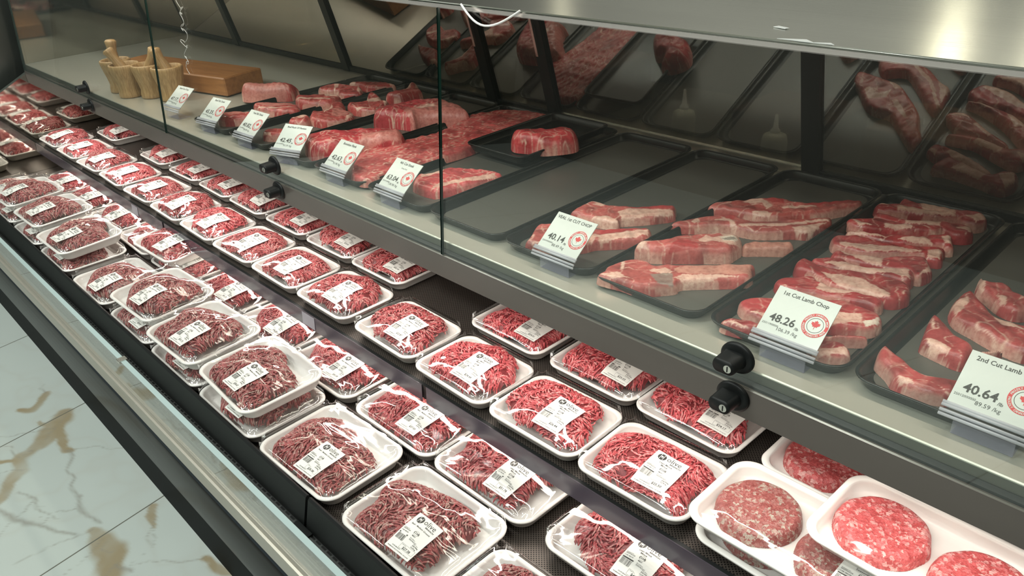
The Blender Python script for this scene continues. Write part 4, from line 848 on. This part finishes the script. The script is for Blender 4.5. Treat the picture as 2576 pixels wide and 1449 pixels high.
 ('ribs',22,[(-1285,909),(-1315,951),(-1295,960),(-1289,998),(-1264,1024),(-1187,1057),(-1167,1036),(-1201,919),(-1218,902),(-1261,900)],[('f',[(-1304,946),(-1289,998),(-1270,973),(-1279,925)]),('f',[(-1218,902),(-1167,1036),(-1181,1049),(-1228,926)])]),
]

COLS = {'f': (.76, .49, .40), 'r': (.42, .038, .042), 'p': (.58, .22, .19), 'b': (.58, .27, .21), 'w': (.78, .68, .58), 'g': (.26, .21, .18)}
BASEC = {'veal': (.46, .10, .09), 'lamb': (.40, .046, .050), 'seco': (.42, .068, .068), 'M': (.44, .075, .072), 'R': (.48, .058, .068), 'stri': (.50, .085, .085), 'chun': (.50, .06, .065), 'ribs': (.58, .10, .105)}
def inpoly(X, Y, P):
    ins = np.zeros(X.shape, bool)
    for i in range(len(P)):
        (ax, ay), (bx_, by) = P[i - 1], P[i]
        if abs(by - ay) > 1e-12: ins ^= ((ay > Y) != (by > Y)) & (X < (bx_ - ax) * (Y - ay) / (by - ay) + ax)
    return ins
LAB = {
 'veal_back': ('raw veal rib chop with a long red bone, behind the veal price card', 'veal chop'), 'veal_front': ('raw veal rib chop partly hidden by the 40.14 price card', 'veal chop'),
 'veal_d': ('raw long-boned veal chop nearest the glass, with a thick pale bone', 'veal chop'), 'veal_c': ('thick knobbly veal shank end with a round white bone, beside a bare bone', 'veal chop'), 'veal_c_bone': ('bare tan bone lying to the right of the knobbly veal piece', 'bone'),
 'veal_b': ('raw long veal chop with its bone cut square, second from the back of its tray', 'veal chop'), 'veal_a': ('raw long veal chop at the back of its tray, tapering bone to the right', 'veal chop'),
 'M1': ('thick block of beef with pale sides at the rear left of the deck', 'beef steak'), 'M2': ('flat pale pink steak below the thick beef block', 'beef steak'), 'M3': ('thick steak standing in the middle of the rear group, dark red side', 'beef steak'),
 'M4': ('oval steak with two round muscles at the back of the rear group', 'beef steak'), 'M5': ('bright red flat steak furthest back on the deck', 'beef steak'), 'M6': ('T-shaped veal chop with a pointed bone, left of the red roast', 'veal chop'),
 'M7': ('rib bone sticking up at the back of the deck, behind the red roast', 'rib chop'), 'M8': ('pale T-shaped veal chop in front of the other bone-in chops', 'veal chop'), 'M9': ('small pale chop right behind the 42.45 price card', 'veal chop'),
 'M10': ('dark-edged steak behind the 40.82 price card', 'beef steak'), 'M11': ('pale chop end peeking out left of the 42.45 price card', 'veal chop'),
 'R1': ('large bright red marbled beef roast furthest from the glass', 'beef roast'), 'R2': ('thick pink beef roast just behind the glass, right of the 42.45 card', 'beef roast'), 'strip': ('very long thin strip of marbled beef running from the glass to the back', 'beef strip'),
 'chunk': ('single lumpy chunk of red beef in the small inner tray', 'beef chunk'), 'ribs': ('short slab of pink marbled beef behind the 63.04 price card', 'beef slab')}
LTX = ['furthest back', 'second from the back', 'third from the back', 'fourth from the back', 'fifth from the back', 'sixth from the back', 'seventh from the back', 'eighth from the back', 'ninth from the back', 'tenth from the back, behind the card', 'directly right of the 48.26 card', 'thin one below the price card on the right', 'nearest the glass on the right', 'poking out left of the 48.26 card']
for i, q in enumerate(LTX): LAB['lamb_%d' % i] = ('raw lamb chop edged with white fat, ' + q, 'lamb chop')
for i, q in enumerate(['nearest the glass', 'upright pointed one in the middle', 'large one with a creamy fat end', 'furthest back and furthest right', 'small one peeking over the 40.64 card']): LAB['second_%d' % i] = ('curved raw lamb rib cut, ' + q, 'lamb cut')
NMS = {'veal': 'veal_chop', 'lamb': 'lamb_chop', 'seco': 'lamb_rib', 'stri': 'beef_strip', 'chun': 'beef_chunk', 'ribs': 'beef_slab'}
for i, (nm, th, O, PP) in enumerate(MEAT):
    key = nm[:4] if nm[0] not in 'MR' else nm[0]; base_c = np.array(BASEC[key])
    O = np.array(O) / 1000.; c0 = O.mean(0); PP = [(k, np.array(p) / 1000. - c0) for k, p in PP]
    n1 = nz(100 + i, 3, 110); n2 = nz(200 + i, 3, 60); n3 = nz(300 + i, 4, 330); n4 = nz(500 + i, 4, 150); n5 = nz(600 + i, 4, 240)
    marb = .55 if nm in ('strip', 'ribs', 'R1', 'chunk', 'R2') else .28
    def colf(X, Y, d, p):
        wx = X + .0016 * n1(X, Y) + .0008 * n3(X, Y); wy = Y + .0016 * n1(Y, X) + .0008 * n3(Y, X)
        c = base_c * (1 + .16 * n2(X, Y))[..., None]
        wx2 = X + .004 * n4(X, Y) + .002 * n3(Y, X); wy2 = Y + .004 * n4(Y, X) + .002 * n3(X, Y)
        v = np.clip(1 - np.abs(n1(wx2, wy2)) * 20, 0, 1) * .95 + np.clip(1 - np.abs(n5(wx2, wy2)) * 5, 0, 1) * (n2(wx, wy) > -.1) * marb       # marbling seams
        v = np.clip(v, 0, .95)[..., None] * (.55 + marb)
        c = c * (1 - .35 * np.clip(n4(wx, wy) * 1.2, 0, 1))[..., None]  # darker creases, their shade put into the colour
        c = c * (1 - v) + np.array(COLS['f']) * v
        rim = np.clip(1 - (d - .001) / .0035, 0, 1)[..., None] * (.55 if key in ('veal', 'lamb', 'seco', 'M') else .25) * (n2(Y, X) > -.1)[..., None]
        c = c * (1 - rim) + np.array(COLS['f']) * rim
        for k, P in PP:
            msk = inpoly(wx, wy, P)[..., None] * .80; cc = np.array(COLS[k]) * (1 + .10 * n1(X, Y) + .05 * n3(X, Y))[..., None]
            c = c * (1 - msk) + cc * msk
        return c
    me = grid_poly('meat', O - c0, th / 1000., 0, colf, M['meat'], .0017 if len(O) and (O.max(0) - O.min(0)).max() < .4 else .0024, th / 1700., .0013, 400 + i, pw=2.6, grow=.0045 if key == 'lamb' else (.002 if nm[0] != 's' else .0015))
    lb = LAB[nm]
    o = ob(NMS.get(key, 'beef_roast' if key == 'R' else ('veal_chop' if 'veal' in lb[1] else 'beef_steak')) if 'bone' != lb[1] else 'bone', me, None, (c0[0], c0[1], ZD + (.0055 if nm != 'chunk' else .026)))
    if nm == 'veal_c_bone': o.location.z += .0
    tag(o, lb[0], lb[1], {'veal': 'veal chops', 'lamb': 'lamb chops shingled in their tray', 'seco': 'second cut lamb ribs'}.get(key))

# ------------------------------------------------------------------ board, mortars, squeeze bottles, back counter
bo = empty('cutting_board', (-2.725, 1.048, ZD), R(12.4), 'thick oiled wooden chopping board lying at the far end of the deck', 'cutting board')
b = MB(); b.box(-.31, .31, -.075, .075, .003, .060, 0, .004); part('board_body', b, M['board'], bo)
b = MB(); b.box(-.30, .30, -.07, .07, 0, .003); part('non_slip_base', b, M['black'], bo)
def lathe(prof, n=40, flute=0, fl_n=16, lean=(0, 0)):
    V = []; F = []
    for i, (r, z) in enumerate(prof):
        for k in range(n):
            q = 2 * math.pi * k / n; rr = r * (1 + flute * math.cos(fl_n * q) * (1 if 1 < i < len(prof) - 4 else 0)); V.append((rr * math.cos(q), rr * math.sin(q), z))
    for i in range(len(prof) - 1):
        for k in range(n): F.append((i * n + k, i * n + (k + 1) % n, (i + 1) * n + (k + 1) % n, (i + 1) * n + k))
    F.append(tuple(range(n))[::-1]); F.append(tuple(range((len(prof) - 1) * n, len(prof) * n))); return V, F
for i, (x, y, a, tz, lbl) in enumerate([(-2.715, .862, 3.95, .50, 'front left of the four'), (-2.815, .870, .8, .08, 'back left of the four, its pestle upright'), (-2.545, .930, 3.9, .38, 'front right of the four'), (-2.640, .905, .75, .5, 'back right of the four, pestle leaning right')]):
    t = empty('mortar', (x, y, ZD), i * 1.1, 'fluted bamboo mortar on the steel deck, ' + lbl, 'mortar', 'bamboo mortars with pestles')
    V, F = lathe([(.034, 0), (.038, .002), (.037, .012), (.034, .026), (.037, .045), (.043, .070), (.047, .090), (.0475, .100), (.044, .1035), (.040, .1015), (.038, .085), (.030, .04), (.004, .03)], 48, .022, 12)
    mk('bowl', V, F, M['bamboo'], t, True)
    p = empty('pestle', (x, y, ZD + .032), 0, 'turned bamboo pestle in its mortar, ' + lbl, 'pestle', 'bamboo pestles')
    V, F = lathe([(.012, 0), (.019, .006), (.018, .04), (.0165, .075), (.0135, .095), (.0165, .115), (.0180, .124), (.013, .129), (.001, .1295)], 20)
    mk('handle', V, F, M['bamboo'], p, True)
    d = Vector((math.cos(a), math.sin(a), 0)); p.location = Vector((x, y, ZD + .036)) - d * .022 * (1 if tz > .2 else .3)
    p.rotation_euler = Vector((d.x * math.tan(tz), d.y * math.tan(tz), 1)).to_track_quat('Z', 'Y').to_euler()
b = MB(); b.box(-5.0, 1.2, 2.85, 3.29, 0, 1.45, 0, .006); tag(part('back_cabinet', b, M['wall_dark'], None), 'dark tall cabinets along the wall behind the counter', 'cabinet')
# work counter behind the doors
cn = empty('work_counter', (0, 0, 0), 0, 'dark work counter behind the glass doors', 'counter')
b = MB(); b.box(-5.0, 1.2, 1.62, 2.5, .60, .64); part('worktop', b, mat('worn_worktop', (.075, .070, .055), .35, .3), cn); b = MB(); b.box(-5.0, 1.2, 1.66, 2.5, 0, .60); part('counter_base', b, M['darkwood'], cn)
M['bottle'] = mat('milky_plastic', (.50, .50, .40), .4, 0, **{'Transmission Weight': .15})
for i, (x, y, hs, l) in enumerate([(-1.012, 1.90, 1.0, 'right of the two behind the doors'), (-1.303, 1.90, 1.15, 'left of the two behind the doors')]):
    t = empty('squeeze_bottle', (x, y, .64), 0, 'milky squeeze bottle with a white nozzle, ' + l, 'bottle', 'squeeze bottles behind the doors')
    V, F = lathe([(.030, 0), (.034, .004), (.034, .085 * hs), (.030, .100 * hs), (.014, .108 * hs)], 28); mk('bottle_body', V, F, M['bottle'], t)
    V, F = lathe([(.013, .106 * hs), (.013, .114 * hs), (.007, .120 * hs), (.004, .155 * hs), (.003, .156 * hs)], 20); mk('nozzle', V, F, M['foam'], t)
for i, (x0, x1, y0, y1, h, l, mm) in enumerate([(-1.22, -.93, 2.02, 2.28, .11, 'dark brown carton behind the squeeze bottles', M['darkwood']), (-.82, -.45, 2.0, 2.3, .13, 'brown carton right of the black door stile', mat('cardboard', (.12, .065, .03), .7)), (-2.02, -1.72, 1.95, 2.3, .16, 'dark box left of the door handles', M['darkwood'])]):
    b = MB(); b.box(x0, x1, y0, y1, .64, .64 + h, 0, .004); tag(part('carton', b, mm, None), l, 'box')
sc = empty('counter_scale', (-2.85, 1.9, .64), .1, 'black counter scale with a sloping screen behind the doors', 'scale')
b = MB(); b.box(-.2, .2, -.14, .16, 0, .05, 0, .008); part('scale_base', b, M['black'], sc); b = MB(); b.box(-.18, .18, -.12, .12, .052, .060, 0, .002); part('weighing_plate', b, M['steel'], sc)
b = MB(); b.prof([(.13, .05), (.17, .05), (.22, .24), (.19, .25)], -.15, .15); part('screen', b, M['gloss_black'], sc)
for i, (x, y) in enumerate([(-3.35, 2.05), (-3.7, 2.0)]):
    V, F = lathe([(.02, 0), (.12, .004), (.15, .05), (.155, .06), (.14, .055), (.02, .02)], 36); o = mk('brass_bowl', V, F, mat('brass', (.55, .38, .14), .3, 1), None, True, loc=(x, y, .641)); tag(o, 'brass bowl on the rear worktop, %s' % ('nearer the scale' if i == 0 else 'further from the scale'), 'bowl', 'brass bowls')
